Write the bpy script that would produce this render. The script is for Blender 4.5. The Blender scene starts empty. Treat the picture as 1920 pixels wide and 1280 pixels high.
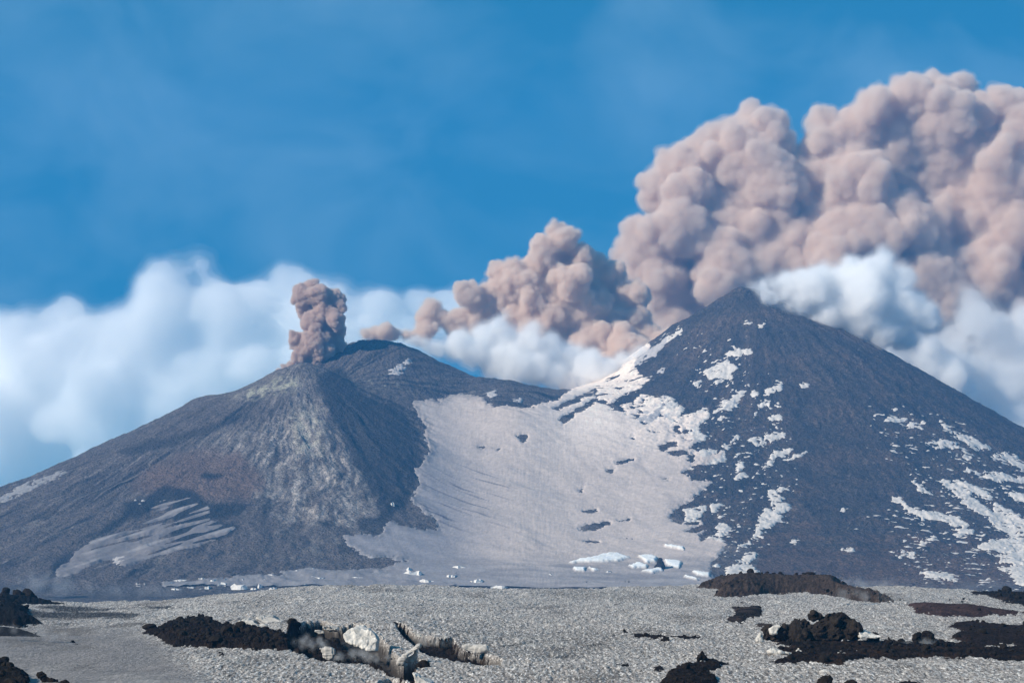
import bpy, bmesh, math, random
import numpy as np
from mathutils import Vector

# ------------------------------------------------------------------ camera, sun, sky, exposure
S = bpy.context.scene
F, HY, HC = 3800.0, 980.0, 16.0          # focal length and horizon row in pixels of the 1920 wide photograph, eye height
cam = bpy.data.cameras.new('camera'); cam_o = bpy.data.objects.new('camera', cam)
S.collection.objects.link(cam_o); S.camera = cam_o
cam.sensor_width = 36; cam.lens = 36 * F / 1920; cam.shift_y = (HY - 640) / 1920
cam.clip_start = 1; cam.clip_end = 60000
cam_o.location = (0, 0, HC); cam_o.rotation_euler = (math.pi / 2, 0, 0)

SUN_EL, SUN_SIDE = math.radians(30), math.radians(58)
sun_dir = Vector((-math.sin(SUN_SIDE) * math.cos(SUN_EL), -math.cos(SUN_SIDE) * math.cos(SUN_EL), math.sin(SUN_EL)))
sun = bpy.data.lights.new('sun', 'SUN'); sun.energy = 5.0; sun.angle = math.radians(0.5); sun.color = (1, .90, .76)
sun_o = bpy.data.objects.new('sun', sun); S.collection.objects.link(sun_o)
sun_o.rotation_euler = sun_dir.to_track_quat('Z', 'Y').to_euler()

def N(nt, kind, **kw):
    n = nt.nodes.new(kind)
    for k, v in kw.items():
        if k.startswith('i_'):
            n.inputs[k[2:].replace('_', ' ')].default_value = v
        else:
            setattr(n, k, v)
    return n

W = bpy.data.worlds.new('World'); S.world = W; W.use_nodes = True
wt = W.node_tree; bg = wt.nodes['Background']; L = wt.links.new
tc = N(wt, 'ShaderNodeTexCoord')
up = N(wt, 'ShaderNodeVectorMath', operation='ADD'); up.inputs[1].default_value = (0, 0, .55)
nrm = N(wt, 'ShaderNodeVectorMath', operation='NORMALIZE')
sky = N(wt, 'ShaderNodeTexSky', sky_type='NISHITA', sun_disc=False, sun_elevation=SUN_EL,
        sun_rotation=math.atan2(sun_dir.x, sun_dir.y), altitude=2800, air_density=1.0, dust_density=.1, ozone_density=4.0)
L(tc.outputs['Generated'], up.inputs[0]); L(up.outputs[0], nrm.inputs[0]); L(nrm.outputs[0], sky.inputs[0])
grade = N(wt, 'ShaderNodeHueSaturation'); grade.inputs['Hue'].default_value = .462; grade.inputs['Saturation'].default_value = 2.6
grade.inputs['Value'].default_value = 1.42
L(sky.outputs[0], grade.inputs['Color'])
# thin high veil of cloud
vm = N(wt, 'ShaderNodeMapping'); vm.inputs['Scale'].default_value = (11, 11, 16); vm.inputs['Rotation'].default_value = (0, .35, 0)
vn = N(wt, 'ShaderNodeTexNoise', i_Scale=1.0, i_Detail=5.0, i_Roughness=.5, i_Distortion=.4)
vr = N(wt, 'ShaderNodeMapRange'); vr.inputs['From Min'].default_value = .40; vr.inputs['From Max'].default_value = .72
vr.inputs['To Max'].default_value = .5
L(tc.outputs['Generated'], vm.inputs[0]); L(vm.outputs[0], vn.inputs['Vector']); L(vn.outputs[0], vr.inputs['Value'])
vx = N(wt, 'ShaderNodeMix', data_type='RGBA'); vx.inputs['B'].default_value = (1.9, 3.6, 5.0, 1)
L(vr.outputs[0], vx.inputs['Factor']); L(grade.outputs[0], vx.inputs['A']); L(vx.outputs['Result'], bg.inputs[0])
bg.inputs[1].default_value = .085

S.view_settings.view_transform = 'Standard'; S.view_settings.look = 'None'
S.view_settings.exposure = 0.6; S.view_settings.gamma = 1.0; S.view_settings.use_curve_mapping = False
S.cycles.use_denoising = True
S.cycles.max_bounces = 24; S.cycles.volume_bounces = 20; S.cycles.diffuse_bounces = 2; S.cycles.glossy_bounces = 2
S.cycles.volume_max_steps = 256

# ------------------------------------------------------------------ noise
def _hash(ix, iy, iz, seed):
    with np.errstate(over='ignore'):
        h = (ix.astype(np.uint32) * np.uint32(374761393) + iy.astype(np.uint32) * np.uint32(668265263)
             + iz.astype(np.uint32) * np.uint32(2246822519) + np.uint32((seed * 974634777) & 0xffffffff))
        h = (h ^ (h >> np.uint32(13))) * np.uint32(1274126177)
        h = (h ^ (h >> np.uint32(15))) * np.uint32(2654435761)
        return (h >> np.uint32(8)).astype(np.float32) * np.float32(2 / 16777216.0) - np.float32(1)

def n2(x, y, seed=0):
    x = np.asarray(x, float); y = np.asarray(y, float)
    ix = np.floor(x).astype(np.int64); iy = np.floor(y).astype(np.int64)
    fx = x - ix; fy = y - iy; ux = fx * fx * fx * (fx * (fx * 6 - 15) + 10); uy = fy * fy * fy * (fy * (fy * 6 - 15) + 10)
    z = np.zeros_like(ix)
    def g(a, b):
        return _hash(ix + a, iy + b, z, seed) * (fx - a) + _hash(ix + a, iy + b, z + 7, seed) * (fy - b)
    a = g(0, 0) * (1 - ux) + g(1, 0) * ux; b = g(0, 1) * (1 - ux) + g(1, 1) * ux
    return (a * (1 - uy) + b * uy) * 1.5

def fbm(x, y, seed=0, octaves=4, rough=.5, lac=2.03):
    r = 0; a = 1; t = 0
    for k in range(octaves):
        r = r + n2(x, y, seed + k * 17) * a; t += a * a; a *= rough; x = x * lac + 3.7; y = y * lac - 1.3
    return r / math.sqrt(t)

def n3(p, seed=0):
    i = np.floor(p).astype(np.int64); f = p - i; f = f * f * (3 - 2 * f); r = 0
    for a in (0, 1):
        wa = f[:, 0] if a else 1 - f[:, 0]
        for b in (0, 1):
            wb = wa * (f[:, 1] if b else 1 - f[:, 1])
            for c in (0, 1):
                r = r + wb * (f[:, 2] if c else 1 - f[:, 2]) * _hash(i[:, 0] + a, i[:, 1] + b, i[:, 2] + c, seed)
    return r

def cell3(p, seed=0):
    q = p - .5; i = np.floor(q).astype(np.int64); best = np.full(len(p), 9.0)
    for a in (0, 1):
        for b in (0, 1):
            for c in (0, 1):
                jx, jy, jz = i[:, 0] + a, i[:, 1] + b, i[:, 2] + c
                d = ((jx + .5 + .42 * _hash(jx, jy, jz, seed) - p[:, 0]) ** 2 + (jy + .5 + .42 * _hash(jx, jy, jz, seed + 1) - p[:, 1]) ** 2
                     + (jz + .5 + .42 * _hash(jx, jy, jz, seed + 2) - p[:, 2]) ** 2)
                best = np.minimum(best, d)
    return np.sqrt(best)

def sstep(a, b, x):
    t = np.clip((x - a) / (b - a), 0, 1); return t * t * (3 - 2 * t)

def smax(a, b, k):
    h = np.clip(.5 + .5 * (a - b) / k, 0, 1); return b + (a - b) * h + k * h * (1 - h)

def px_of(x, y): return 960 + F * x / y
def row_of(y, z): return HY - F * (z - HC) / y
def at(px, row, Y): return Vector(((px - 960) / F * Y, Y, HC + (HY - row) / F * Y))

def poly_sd(X, Y, poly, margin=30, far=-60.0):
    """signed distance to a polygon (inside positive); beyond the margin it is `far`"""
    P = np.array(poly, float); out = np.full(X.shape, far)
    m = (X > P[:, 0].min() - margin) & (X < P[:, 0].max() + margin) & (Y > P[:, 1].min() - margin) & (Y < P[:, 1].max() + margin)
    if not m.any(): return out
    x = X[m]; y = Y[m]; d = np.full(x.shape, 1e9); inside = np.zeros(x.shape, bool)
    for (ax, ay), (bx, by) in zip(P, np.roll(P, -1, 0)):
        ex, ey = bx - ax, by - ay; L2 = ex * ex + ey * ey + 1e-9
        t = np.clip(((x - ax) * ex + (y - ay) * ey) / L2, 0, 1)
        d = np.minimum(d, (x - ax - t * ex) ** 2 + (y - ay - t * ey) ** 2)
        if ay != by:
            c = ((ay > y) != (by > y)) & (x < (bx - ax) * (y - ay) / (by - ay) + ax); inside ^= c
    out[m] = np.where(inside, 1, -1) * np.sqrt(d); return out

# ------------------------------------------------------------------ mesh and object helpers
def tag(o, label=None, cat=None, group=None, kind=None):
    if label: o['label'] = label
    if cat: o['category'] = cat
    if group: o['group'] = group
    if kind: o['kind'] = kind
    return o

def mesh_from(name, V, Fc, mat=None, smooth=True, cols=None):
    V = np.asarray(V, np.float32); Fc = np.asarray(Fc, np.int32); k = Fc.shape[1]
    me = bpy.data.meshes.new(name); me.vertices.add(len(V)); me.vertices.foreach_set('co', V.ravel())
    me.loops.add(Fc.size); me.loops.foreach_set('vertex_index', Fc.ravel())
    me.polygons.add(len(Fc)); me.polygons.foreach_set('loop_start', np.arange(0, Fc.size, k, dtype=np.int32))
    me.polygons.foreach_set('loop_total', np.full(len(Fc), k, np.int32))
    me.polygons.foreach_set('use_smooth', np.full(len(Fc), smooth)); me.update(calc_edges=True)
    if cols is not None:
        a = me.color_attributes.new('tint', 'FLOAT_COLOR', 'POINT')
        c = np.ones((len(V), 4), np.float32); cols = np.asarray(cols); c[:, :cols.shape[1]] = cols; a.data.foreach_set('color', c.ravel())
    if mat: me.materials.append(mat)
    return me

def link(name, me, parent=None, origin=None):
    o = bpy.data.objects.new(name, me); S.collection.objects.link(o)
    if origin is not None:
        me.transform(__import__('mathutils').Matrix.Translation(-Vector(origin)))
        o.location = origin
    if parent is not None:
        o.parent = parent
        if origin is not None: o.location = Vector(origin) - parent.location
    return o

def empty(name, loc):
    o = bpy.data.objects.new(name, None); S.collection.objects.link(o); o.location = loc; return o

def base_of(V):
    V = np.asarray(V); return Vector(((V[:, 0].min() + V[:, 0].max()) / 2, (V[:, 1].min() + V[:, 1].max()) / 2, V[:, 2].min()))

def grid_faces(nr, nc):
    i = np.arange(nr - 1)[:, None] * nc + np.arange(nc - 1)[None]
    return np.stack([i, i + 1, i + nc + 1, i + nc], -1).reshape(-1, 4)

def submesh(V, Fc, keep):
    Fk = Fc[keep]; u, inv = np.unique(Fk, return_inverse=True); return V[u], inv.reshape(Fk.shape), u

# ------------------------------------------------------------------ materials
def new_mat(name):
    m = bpy.data.materials.new(name); m.use_nodes = True; nt = m.node_tree
    return m, nt, nt.nodes['Principled BSDF']

def ground_mat(name, dscale, damp, bumps, rough=.95, base=None, spec=.15, stretch=None):
    """tint attribute (or base colour) varied by noise; bumps = [(scale, distance)]"""
    m, nt, b = new_mat(name); Lk = nt.links.new
    co = N(nt, 'ShaderNodeTexCoord'); src = co.outputs['Object']
    if stretch:
        mp = N(nt, 'ShaderNodeMapping'); mp.inputs['Scale'].default_value = stretch; Lk(src, mp.inputs[0]); src = mp.outputs[0]
    no = N(nt, 'ShaderNodeTexNoise', i_Scale=dscale, i_Detail=6.0, i_Roughness=.65); Lk(src, no.inputs['Vector'])
    mr = N(nt, 'ShaderNodeMapRange'); mr.inputs['From Min'].default_value = .3; mr.inputs['From Max'].default_value = .7
    mr.inputs['To Min'].default_value = 1 - damp; mr.inputs['To Max'].default_value = 1 + damp; Lk(no.outputs[0], mr.inputs['Value'])
    if base is None:
        at_ = N(nt, 'ShaderNodeAttribute', attribute_name='tint'); csrc = at_.outputs['Color']
    else:
        rgb = N(nt, 'ShaderNodeRGB'); rgb.outputs[0].default_value = tuple(base) + (1,); csrc = rgb.outputs[0]
    vs = N(nt, 'ShaderNodeVectorMath', operation='SCALE'); Lk(csrc, vs.inputs[0]); Lk(mr.outputs[0], vs.inputs['Scale'])
    Lk(vs.outputs[0], b.inputs['Base Color'])
    prev = None
    for sc, dist in bumps:
        nb = N(nt, 'ShaderNodeTexNoise', i_Scale=sc, i_Detail=4.0, i_Roughness=.6); Lk(src, nb.inputs['Vector'])
        bp = N(nt, 'ShaderNodeBump', i_Distance=dist, i_Strength=1.0); Lk(nb.outputs[0], bp.inputs['Height'])
        if prev: Lk(prev.outputs[0], bp.inputs['Normal'])
        prev = bp
    if prev: Lk(prev.outputs[0], b.inputs['Normal'])
    b.inputs['Roughness'].default_value = rough; b.inputs['Specular IOR Level'].default_value = spec
    return m

M_MOUNT = ground_mat('volcanic_ash_slope', .22, .45, [(.09, 8.0), (.32, 5.0)])
M_SNOW = ground_mat('ash_dusted_snow', .25, .14, [(.45, .5)])
def speckle_mat():
    m, nt, b = new_mat('speckled_old_snow'); Lk = nt.links.new; co = N(nt, 'ShaderNodeTexCoord'); a = N(nt, 'ShaderNodeAttribute', attribute_name='tint')
    last = a.outputs['Color']; mp = N(nt, 'ShaderNodeMapping'); mp.inputs['Scale'].default_value = (1, .16, 1); Lk(co.outputs['Object'], mp.inputs[0])
    for sc, lo, hi, col, st in ((3.6, .50, .62, (.025, .022, .02, 1), .85), (4.2, .52, .64, (.88, .855, .83, 1), .85), (8.0, .54, .66, (.03, .027, .025, 1), .6)):
        no = N(nt, 'ShaderNodeTexNoise', i_Scale=sc, i_Detail=3.0, i_Roughness=.65); Lk(mp.outputs[0], no.inputs['Vector'])
        mr = N(nt, 'ShaderNodeMapRange'); mr.inputs['From Min'].default_value = lo; mr.inputs['From Max'].default_value = hi; mr.inputs['To Max'].default_value = st; Lk(no.outputs[0], mr.inputs['Value'])
        lum = N(nt, 'ShaderNodeMath', operation='MULTIPLY', use_clamp=True); lum.inputs[1].default_value = 1; sep = N(nt, 'ShaderNodeMapRange'); sep.inputs['From Min'].default_value = .04; sep.inputs['From Max'].default_value = .22; Lk(a.outputs['Alpha'], sep.inputs['Value']); sep.inputs['From Min'].default_value = 0; sep.inputs['From Max'].default_value = 1
        Lk(mr.outputs[0], lum.inputs[0]); Lk(sep.outputs[0], lum.inputs[1])
        mx = N(nt, 'ShaderNodeMix', data_type='RGBA'); mx.inputs['B'].default_value = col; Lk(lum.outputs[0], mx.inputs['Factor']); Lk(last, mx.inputs['A']); last = mx.outputs['Result']
    Lk(last, b.inputs['Base Color']); nb = N(nt, 'ShaderNodeTexNoise', i_Scale=2.4, i_Detail=5.0, i_Roughness=.65); Lk(co.outputs['Object'], nb.inputs['Vector'])
    bp = N(nt, 'ShaderNodeBump', i_Distance=.45, i_Strength=1.0); Lk(nb.outputs[0], bp.inputs['Height']); Lk(bp.outputs[0], b.inputs['Normal'])
    b.inputs['Roughness'].default_value = .8; b.inputs['Specular IOR Level'].default_value = .25; return m
M_FORE = speckle_mat()
M_LAVA = ground_mat('black_lava_clinker', 1.2, .5, [(1.5, .5), (6.0, .12)], rough=.95, spec=.06)
M_ICE = ground_mat('clean_white_ice', 1.1, .38, [(.8, .3), (3, .08)], rough=.55, base=(.47, .45, .425), spec=.25)
M_ICE.name = 'clean_ice'
M_FARICE = ground_mat('far_white_ice', .15, .15, [(.2, .8)], rough=.6, base=(.66, .64, .61), spec=.3)
def dusted(m, col):
    nt = m.node_tree; b = nt.nodes['Principled BSDF']; src = b.inputs['Base Color'].links[0].from_socket; g = N(nt, 'ShaderNodeNewGeometry'); sp = N(nt, 'ShaderNodeSeparateXYZ'); nt.links.new(g.outputs['True Normal'], sp.inputs[0])
    mr = N(nt, 'ShaderNodeMapRange'); mr.inputs['From Min'].default_value = .55; mr.inputs['From Max'].default_value = .8; nt.links.new(sp.outputs['Z'], mr.inputs['Value'])
    mx = N(nt, 'ShaderNodeMix', data_type='RGBA'); mx.inputs['B'].default_value = tuple(col) + (1,); nt.links.new(mr.outputs[0], mx.inputs['Factor']); nt.links.new(src, mx.inputs['A']); nt.links.new(mx.outputs['Result'], b.inputs['Base Color'])
dusted(M_FARICE, (.26, .245, .24))
M_DIRTYICE = ground_mat('grey_banded_ice', .8, .35, [(.8, .4), (3, .12)], rough=.7, base=(.40, .38, .36), spec=.3, stretch=(.4, .4, 3))
M_ROCK = ground_mat('brown_lava_boulder', 1.0, .6, [(1.2, .5), (4.5, .2)], rough=.9, base=(.022, .017, .014))
M_RUBBLE = ground_mat('dark_lava_rubble', 1.5, .5, [(2.5, .2)], rough=.9, base=(.010, .0075, .006))

def vol_mat(name, col, dens, aniso=0.0):
    m = bpy.data.materials.new(name); m.use_nodes = True; nt = m.node_tree; nt.nodes.clear()
    o = N(nt, 'ShaderNodeOutputMaterial'); v = N(nt, 'ShaderNodeVolumePrincipled')
    v.inputs['Color'].default_value = tuple(col) + (1,); v.inputs['Density'].default_value = dens
    v.inputs['Anisotropy'].default_value = aniso; nt.links.new(v.outputs[0], o.inputs['Volume']); return m

# ------------------------------------------------------------------ the two cones
def interp_tab(tab):
    a = np.array(tab, float); return lambda v: np.interp(v, a[:, 0], a[:, 1])

A_C = (-322., 3100., 253.); B_C = (-205., 3400., 322.); R_C = (417., 3600., 433.)
prof_A = interp_tab([(0, 0), (40, 8), (100, 38), (250, 105), (450, 190), (700, 285), (900, 340), (1200, 400), (1600, 450), (3000, 520)])
prof_B = interp_tab([(0, 0), (60, 8), (100, 25), (160, 55), (260, 95), (330, 110), (450, 165), (700, 290), (900, 360), (1200, 420), (1600, 450), (3000, 520)])
prof_RL = interp_tab([(0, 0), (15, 1), (55, 22), (100, 50), (135, 68), (210, 120), (290, 165), (332, 185), (500, 270), (800, 400), (1050, 490), (1500, 560), (3000, 640)])
prof_RR = interp_tab([(0, 0), (25, 4), (80, 30), (190, 78), (285, 130), (380, 182), (493, 245), (700, 350), (900, 435), (1100, 495), (1500, 560), (3000, 640)])
RATIO = interp_tab([(0, 1.0196), (100, 0.9948), (200, 0.9832), (300, 0.9894), (400, 1.0183), (460, 1.0), (510, 1.0027), (560, 1.0258), (620, 1.0218), (680, 1.007), (740, 1.0023), (790, 0.9632), (850, 0.9353), (880, 0.9448), (960, 1.0082), (1010, 0.9986), (1055, 0.961), (1100, 0.9858), (1150, 0.9788), (1180, 0.9874), (1260, 1.0), (1300, 0.9979), (1350, 0.998), (1400, 1.0), (1440, 0.9922), (1500, 0.9793), (1600, 0.9797), (1700, 0.9665), (1800, 0.952), (1920, 0.9195)])

_p = np.arange(-400, 2400, 8.0); _w = np.exp(-(np.arange(-12, 13) * 8 / 30.0) ** 2 / 2); _r = np.convolve(np.pad(RATIO(_p), 12, mode='edge'), _w / _w.sum(), 'valid')
RATIO_S = lambda v: np.interp(v, _p, _r)

def cones(x, y):
    ra = np.hypot(x - A_C[0], y - A_C[1]); rb = np.hypot(x - B_C[0], y - B_C[1])
    dx = x - R_C[0]; dy = y - R_C[1]; rr = np.hypot(dx, dy); th = np.arctan2(dy, dx)
    wl = .5 - .5 * np.cos(th); wl = sstep(.15, .85, wl)
    za = A_C[2] - prof_A(ra) + 6 * n2(np.arctan2(y - A_C[1], x - A_C[0]) * 4, ra * .002, 3) * sstep(60, 300, ra)
    zb = B_C[2] - prof_B(rb); zr = R_C[2] - (prof_RL(rr) * wl + prof_RR(rr) * (1 - wl))
    zl = smax(za, zb, 18.)
    return zl, zr

def plain(x, y):
    return -64 + 3.5 * fbm(x / 260, y / 180, 5, 3) + 3.0 * n2(x / 60, y / 90, 9)

def mountain_z(x, y, detail=True):
    zl, zr = cones(x, y)
    z = smax(zl, zr, 34. + 120 * sstep(3660, 3150, y))
    k = RATIO_S(px_of(x, y)); z = -64 + (z + 64) * k
    if detail:
        tha = np.arctan2(y - A_C[1], x - A_C[0]); ra = np.hypot(x - A_C[0], y - A_C[1])
        thb = np.arctan2(y - B_C[1], x - B_C[0]); rb = np.hypot(x - B_C[0], y - B_C[1])
        thr = np.arctan2(y - R_C[1], x - R_C[0]); rr = np.hypot(x - R_C[0], y - R_C[1])
        left = sstep(-25, 25, zl - zr)
        gul = 4.2 * fbm(tha * 14 + 1.6 * fbm(x / 170, y / 170, 2, 2), ra * .010, 21, 4, .6) * sstep(40, 250, ra) + 1.4 * fbm(thb * 30, rb * .008, 22, 3, .6)
        gul = gul + 2.8 * fbm(x / 48, y / 48, 23, 3, .5)
        rgh = 3.4 * fbm(thr * 13 + .3 * n2(rr / 90, thr * 4, 36), rr * .006, 31, 4, .6) * sstep(40, 250, rr) + 3.0 * fbm(x / 34, y / 34, 32, 5, .62) + 1.2 * np.maximum(0, n2(x / 11, y / 11, 33) - .25) * 3
        rgh = rgh + 6 * np.abs(fbm(x / 22, y / 22, 35, 4, .65)) * sstep(150, 20, rr)
        z = z + gul * left + rgh * (1 - left)
    return smax(z, plain(x, y), 14.)

# ---- mountain mesh
def cr(pts, ox, oy, sc): return [(ox + a / sc, oy + b / sc) for a, b in pts]
def z6(*p): return cr(p, 1120, 540, 2.286)
def z4(*p): return cr(p, 0, 780, 2.56)
def z5(*p): return cr(p, 560, 780, 2.56)
def z2(*p): return cr(p, 480, 380, 2.977)

BOWL = [(772, 757), (790, 748), (822, 752), (848, 737), (905, 745), (915, 757), (970, 766), (1005, 761), (1045, 749), (1075, 725), (1100, 708), (1150, 683),
        (1185, 660), (1215, 640), (1220, 652), (1185, 682), (1200, 700), (1222, 712), (1190, 735), (1235, 745), (1262, 752), (1255, 762), (1282, 765), (1272, 785),
        (1300, 775), (1330, 766), (1328, 782), (1300, 812), (1310, 826), (1290, 845), (1322, 850), (1362, 845), (1352, 865), (1300, 873), (1282, 885), (1298, 897),
        (1335, 903), (1325, 915), (1292, 940), (1256, 962), (1262, 975), (1290, 985), (1318, 980), (1330, 1005), (1345, 1012), (1368, 1018), (1345, 1045), (1330, 1058),
        (1338, 1085), (1300, 1120), (900, 1125), (640, 1112), (660, 1075), (763, 1052), (689, 1042), (654, 1026), (646, 1006), (673, 999), (708, 1003), (732, 975), (770, 988), (829, 995), (812, 968), (779, 948),
        (771, 932), (786, 909), (777, 881), (794, 862), (806, 842), (796, 818), (800, 800), (784, 780)]
HOLES = [z5((1045, 95), (1075, 85), (1105, 92), (1100, 110), (1065, 125)), z5((1345, 540), (1400, 518), (1485, 508), (1500, 520), (1420, 552), (1370, 552)),
         z5((1530, 500), (1590, 485), (1580, 498), (1540, 510)), z5((1370, 460), (1430, 440), (1438, 455), (1390, 466)), z5((1367, 605), (1400, 598), (1440, 605), (1400, 611)),
         z5((1480, 262), (1510, 243), (1530, 250), (1500, 268)), z5((1535, 218), (1600, 208), (1605, 216), (1550, 226)), z5((868, 150), (892, 147), (885, 160)),
         z5((935, 155), (972, 158), (960, 166)), z5((1595, 105), (1612, 98), (1610, 112)), z5((1340, 352), (1362, 350), (1355, 360)), z5((1255, 20), (1320, -6), (1310, 8), (1270, 30)),
         z6((0, 1010), (50, 1005), (0, 1040)), z6((40, 770), (80, 765), (60, 785)), z6((80, 745), (150, 740), (100, 752)), z6((280, 820), (310, 820), (300, 828)),
         z6((305, 700), (380, 690), (385, 715), (330, 720)), z6((40, 500), (150, 450), (210, 430), (160, 480), (60, 515)), z6((200, 570), (260, 520), (300, 500), (250, 560), (215, 590)),
         z6((310, 985), (330, 965), (370, 965), (350, 995)), z6((380, 1045), (430, 1020), (470, 1000), (480, 1010), (420, 1050)), z6((440, 1060), (520, 1010), (500, 1050), (450, 1085)),
         z2((1650, 1150), (1760, 1100), (1900, 1040), (1905, 1055), (1800, 1110), (1680, 1160)), z2((1690, 1215), (1780, 1150), (1905, 1090), (1900, 1110), (1790, 1180), (1720, 1240))]
PATCHES = [z6((430, 360), (490, 345), (520, 320), (560, 305), (570, 325), (605, 330), (600, 350), (560, 370), (575, 395), (540, 400), (510, 420), (505, 395), (540, 370), (510, 375), (480, 388), (460, 365)),
    z6((555, 285), (590, 268), (625, 265), (655, 270), (650, 282), (610, 285), (590, 293)), z6((505, 530), (540, 480), (590, 465), (620, 435), (640, 440), (615, 470), (610, 490), (570, 520), (530, 535)),
    z6((650, 460), (670, 437), (690, 450), (670, 468)), z6((715, 440), (750, 420), (770, 425), (740, 460), (715, 460)), z6((765, 410), (800, 405), (790, 430), (770, 445)),
    z6((690, 515), (700, 490), (740, 480), (745, 492), (710, 512)), z6((755, 495), (775, 487), (790, 505), (765, 512)), z6((735, 560), (770, 540), (800, 545), (780, 565), (745, 567)),
    z6((655, 650), (680, 637), (710, 640), (720, 610), (730, 635), (800, 625), (810, 635), (770, 640), (730, 665), (670, 675)), z6((420, 400), (440, 395), (445, 412), (425, 420)),
    z6((510, 560), (530, 545), (545, 550), (530, 572)), z6((600, 750), (620, 735), (635, 740), (620, 770), (605, 772)), z6((710, 775), (740, 735), (760, 700), (830, 685), (840, 690), (800, 712), (770, 725), (740, 770)),
    z6((800, 735), (830, 718), (880, 710), (900, 705), (870, 730), (820, 738)), z6((583, 812), (600, 795), (630, 793), (635, 808), (600, 816)),
    z6((730, 890), (740, 870), (790, 850), (810, 855), (780, 880), (800, 890), (770, 920), (830, 930), (790, 970), (800, 990), (720, 1030), (690, 1060), (670, 1060), (700, 1000), (690, 985), (720, 950), (740, 910)),
    z6((600, 1110), (670, 1070), (660, 1090), (600, 1125)), z6((550, 1215), (580, 1180), (640, 1145), (685, 1140), (680, 1155), (640, 1180), (660, 1190), (680, 1215), (640, 1245), (550, 1250)),
    z6((200, 397), (235, 370), (230, 390)), z6((255, 358), (288, 345), (280, 358)), z6((582, 655), (590, 638), (612, 630), (605, 648)), z6((1240, 563), (1290, 556), (1330, 560), (1300, 569)),
    z6((1315, 590), (1340, 580), (1370, 585), (1365, 605), (1335, 603)), z6((1475, 582), (1490, 582), (1560, 626), (1650, 665), (1690, 682), (1680, 700), (1620, 686), (1560, 655)),
    z6((1410, 660), (1450, 650), (1520, 653), (1545, 675), (1500, 685), (1450, 677)), z6((1530, 710), (1580, 706), (1615, 720), (1600, 740), (1540, 724)),
    z6((1690, 715), (1760, 712), (1829, 745), (1900, 790), (1900, 800), (1829, 775), (1760, 750), (1700, 735)), z6((1560, 785), (1620, 780), (1700, 798), (1900, 815), (1900, 832), (1760, 832), (1700, 822), (1640, 806)),
    z6((1470, 835), (1540, 832), (1600, 878), (1680, 945), (1760, 985), (1900, 1040), (1900, 1160), (1829, 1100), (1780, 1062), (1700, 1012), (1620, 962), (1560, 902), (1500, 868)),
    z6((1540, 828), (1620, 848), (1700, 888), (1680, 907), (1600, 882)), z6((1270, 893), (1290, 898), (1340, 938), (1380, 956), (1470, 958), (1540, 983), (1585, 1010), (1575, 1030), (1530, 1012), (1480, 1002), (1400, 992), (1370, 977), (1320, 952)),
    z6((1700, 918), (1900, 1030), (1900, 1060), (1829, 1040), (1740, 992), (1690, 952)), z6((1535, 1034), (1620, 1034), (1610, 1056), (1545, 1056)),
    z6((1620, 1110), (1700, 1078), (1900, 1060), (1900, 1200), (1780, 1182), (1700, 1182), (1740, 1152), (1660, 1122)), z6((1720, 1190), (1900, 1190), (1900, 1300), (1800, 1260), (1760, 1218)),
    z6((1380, 1074), (1450, 1069), (1440, 1083), (1390, 1083)), z6((1250, 1129), (1300, 1134), (1360, 1134), (1350, 1151), (1300, 1146)), z6((1390, 1224), (1440, 1216), (1500, 1223), (1540, 1252), (1480, 1246), (1400, 1236)),
    z6((1045, 1119), (1095, 1119), (1090, 1133), (1050, 1131)), z6((1040, 950), (1070, 944), (1060, 956)), z6((830, 1086), (865, 1082), (850, 1093)), z6((878, 415), (890, 403), (907, 415), (893, 427)),
    z6((638, 150), (665, 144), (650, 162)), z6((690, 154), (716, 154), (705, 166)), z6((1360, 830), (1400, 853), (1440, 882), (1390, 867)), z6((1750, 860), (1900, 890), (1900, 930), (1780, 900)),
    z6((140, 330), (200, 275), (280, 215), (355, 170), (368, 178), (300, 236), (215, 305), (160, 345)), z6((180, 555), (230, 480), (285, 470), (375, 505), (350, 560), (280, 590), (230, 600)),
    z6((380, 600), (400, 560), (440, 520), (485, 520), (468, 560), (420, 612), (470, 640), (440, 660), (400, 650)), z6((440, 700), (480, 685), (555, 695), (545, 742), (490, 752), (440, 745)),
    z6((370, 950), (440, 935), (468, 940), (440, 985), (385, 1000)), z6((480, 930), (540, 925), (520, 950), (490, 960)), z6((505, 1020), (550, 1003), (575, 1030), (530, 1060), (510, 1040)), z6((480, 1065), (540, 1060), (530, 1090), (470, 1085)), z6((530, 675), (565, 680), (550, 690)),
    z2((740, 955), (790, 915), (850, 880), (860, 890), (830, 930), (780, 960)), z2((1285, 1060), (1330, 1050), (1335, 1075), (1300, 1090)), z2((1430, 1105), (1490, 1100), (1480, 1115)),
    z4((-60, 420), (0, 385), (160, 320), (300, 266), (310, 272), (200, 330), (100, 372), (0, 415), (-60, 440)), z4((640, 405), (700, 398), (690, 408)), z4((540, 668), (605, 668), (610, 690), (560, 700)),
    z4((662, 815), (695, 812), (690, 825)), z4((635, 862), (660, 848), (650, 866))]
STRIPED = z4((260, 742), (330, 690), (360, 652), (440, 600), (520, 560), (560, 545), (640, 502), (720, 482), (760, 478), (735, 462), (700, 430), (800, 402), (880, 383), (940, 400), (1000, 430), (1010, 500), (1080, 515), (1142, 520), (1100, 550), (1060, 590), (960, 625),
             (840, 645), (760, 665), (700, 690), (600, 720), (560, 690), (480, 705), (350, 760), (270, 777))

def front_foot(px):   # the snowy flats in front of the cones
    return [(600, 1062), (900, 1060), (1050, 1065), (1300, 1080), (1345, 1200), (560, 1200), (560, 1090), (610, 1075)]

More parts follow.
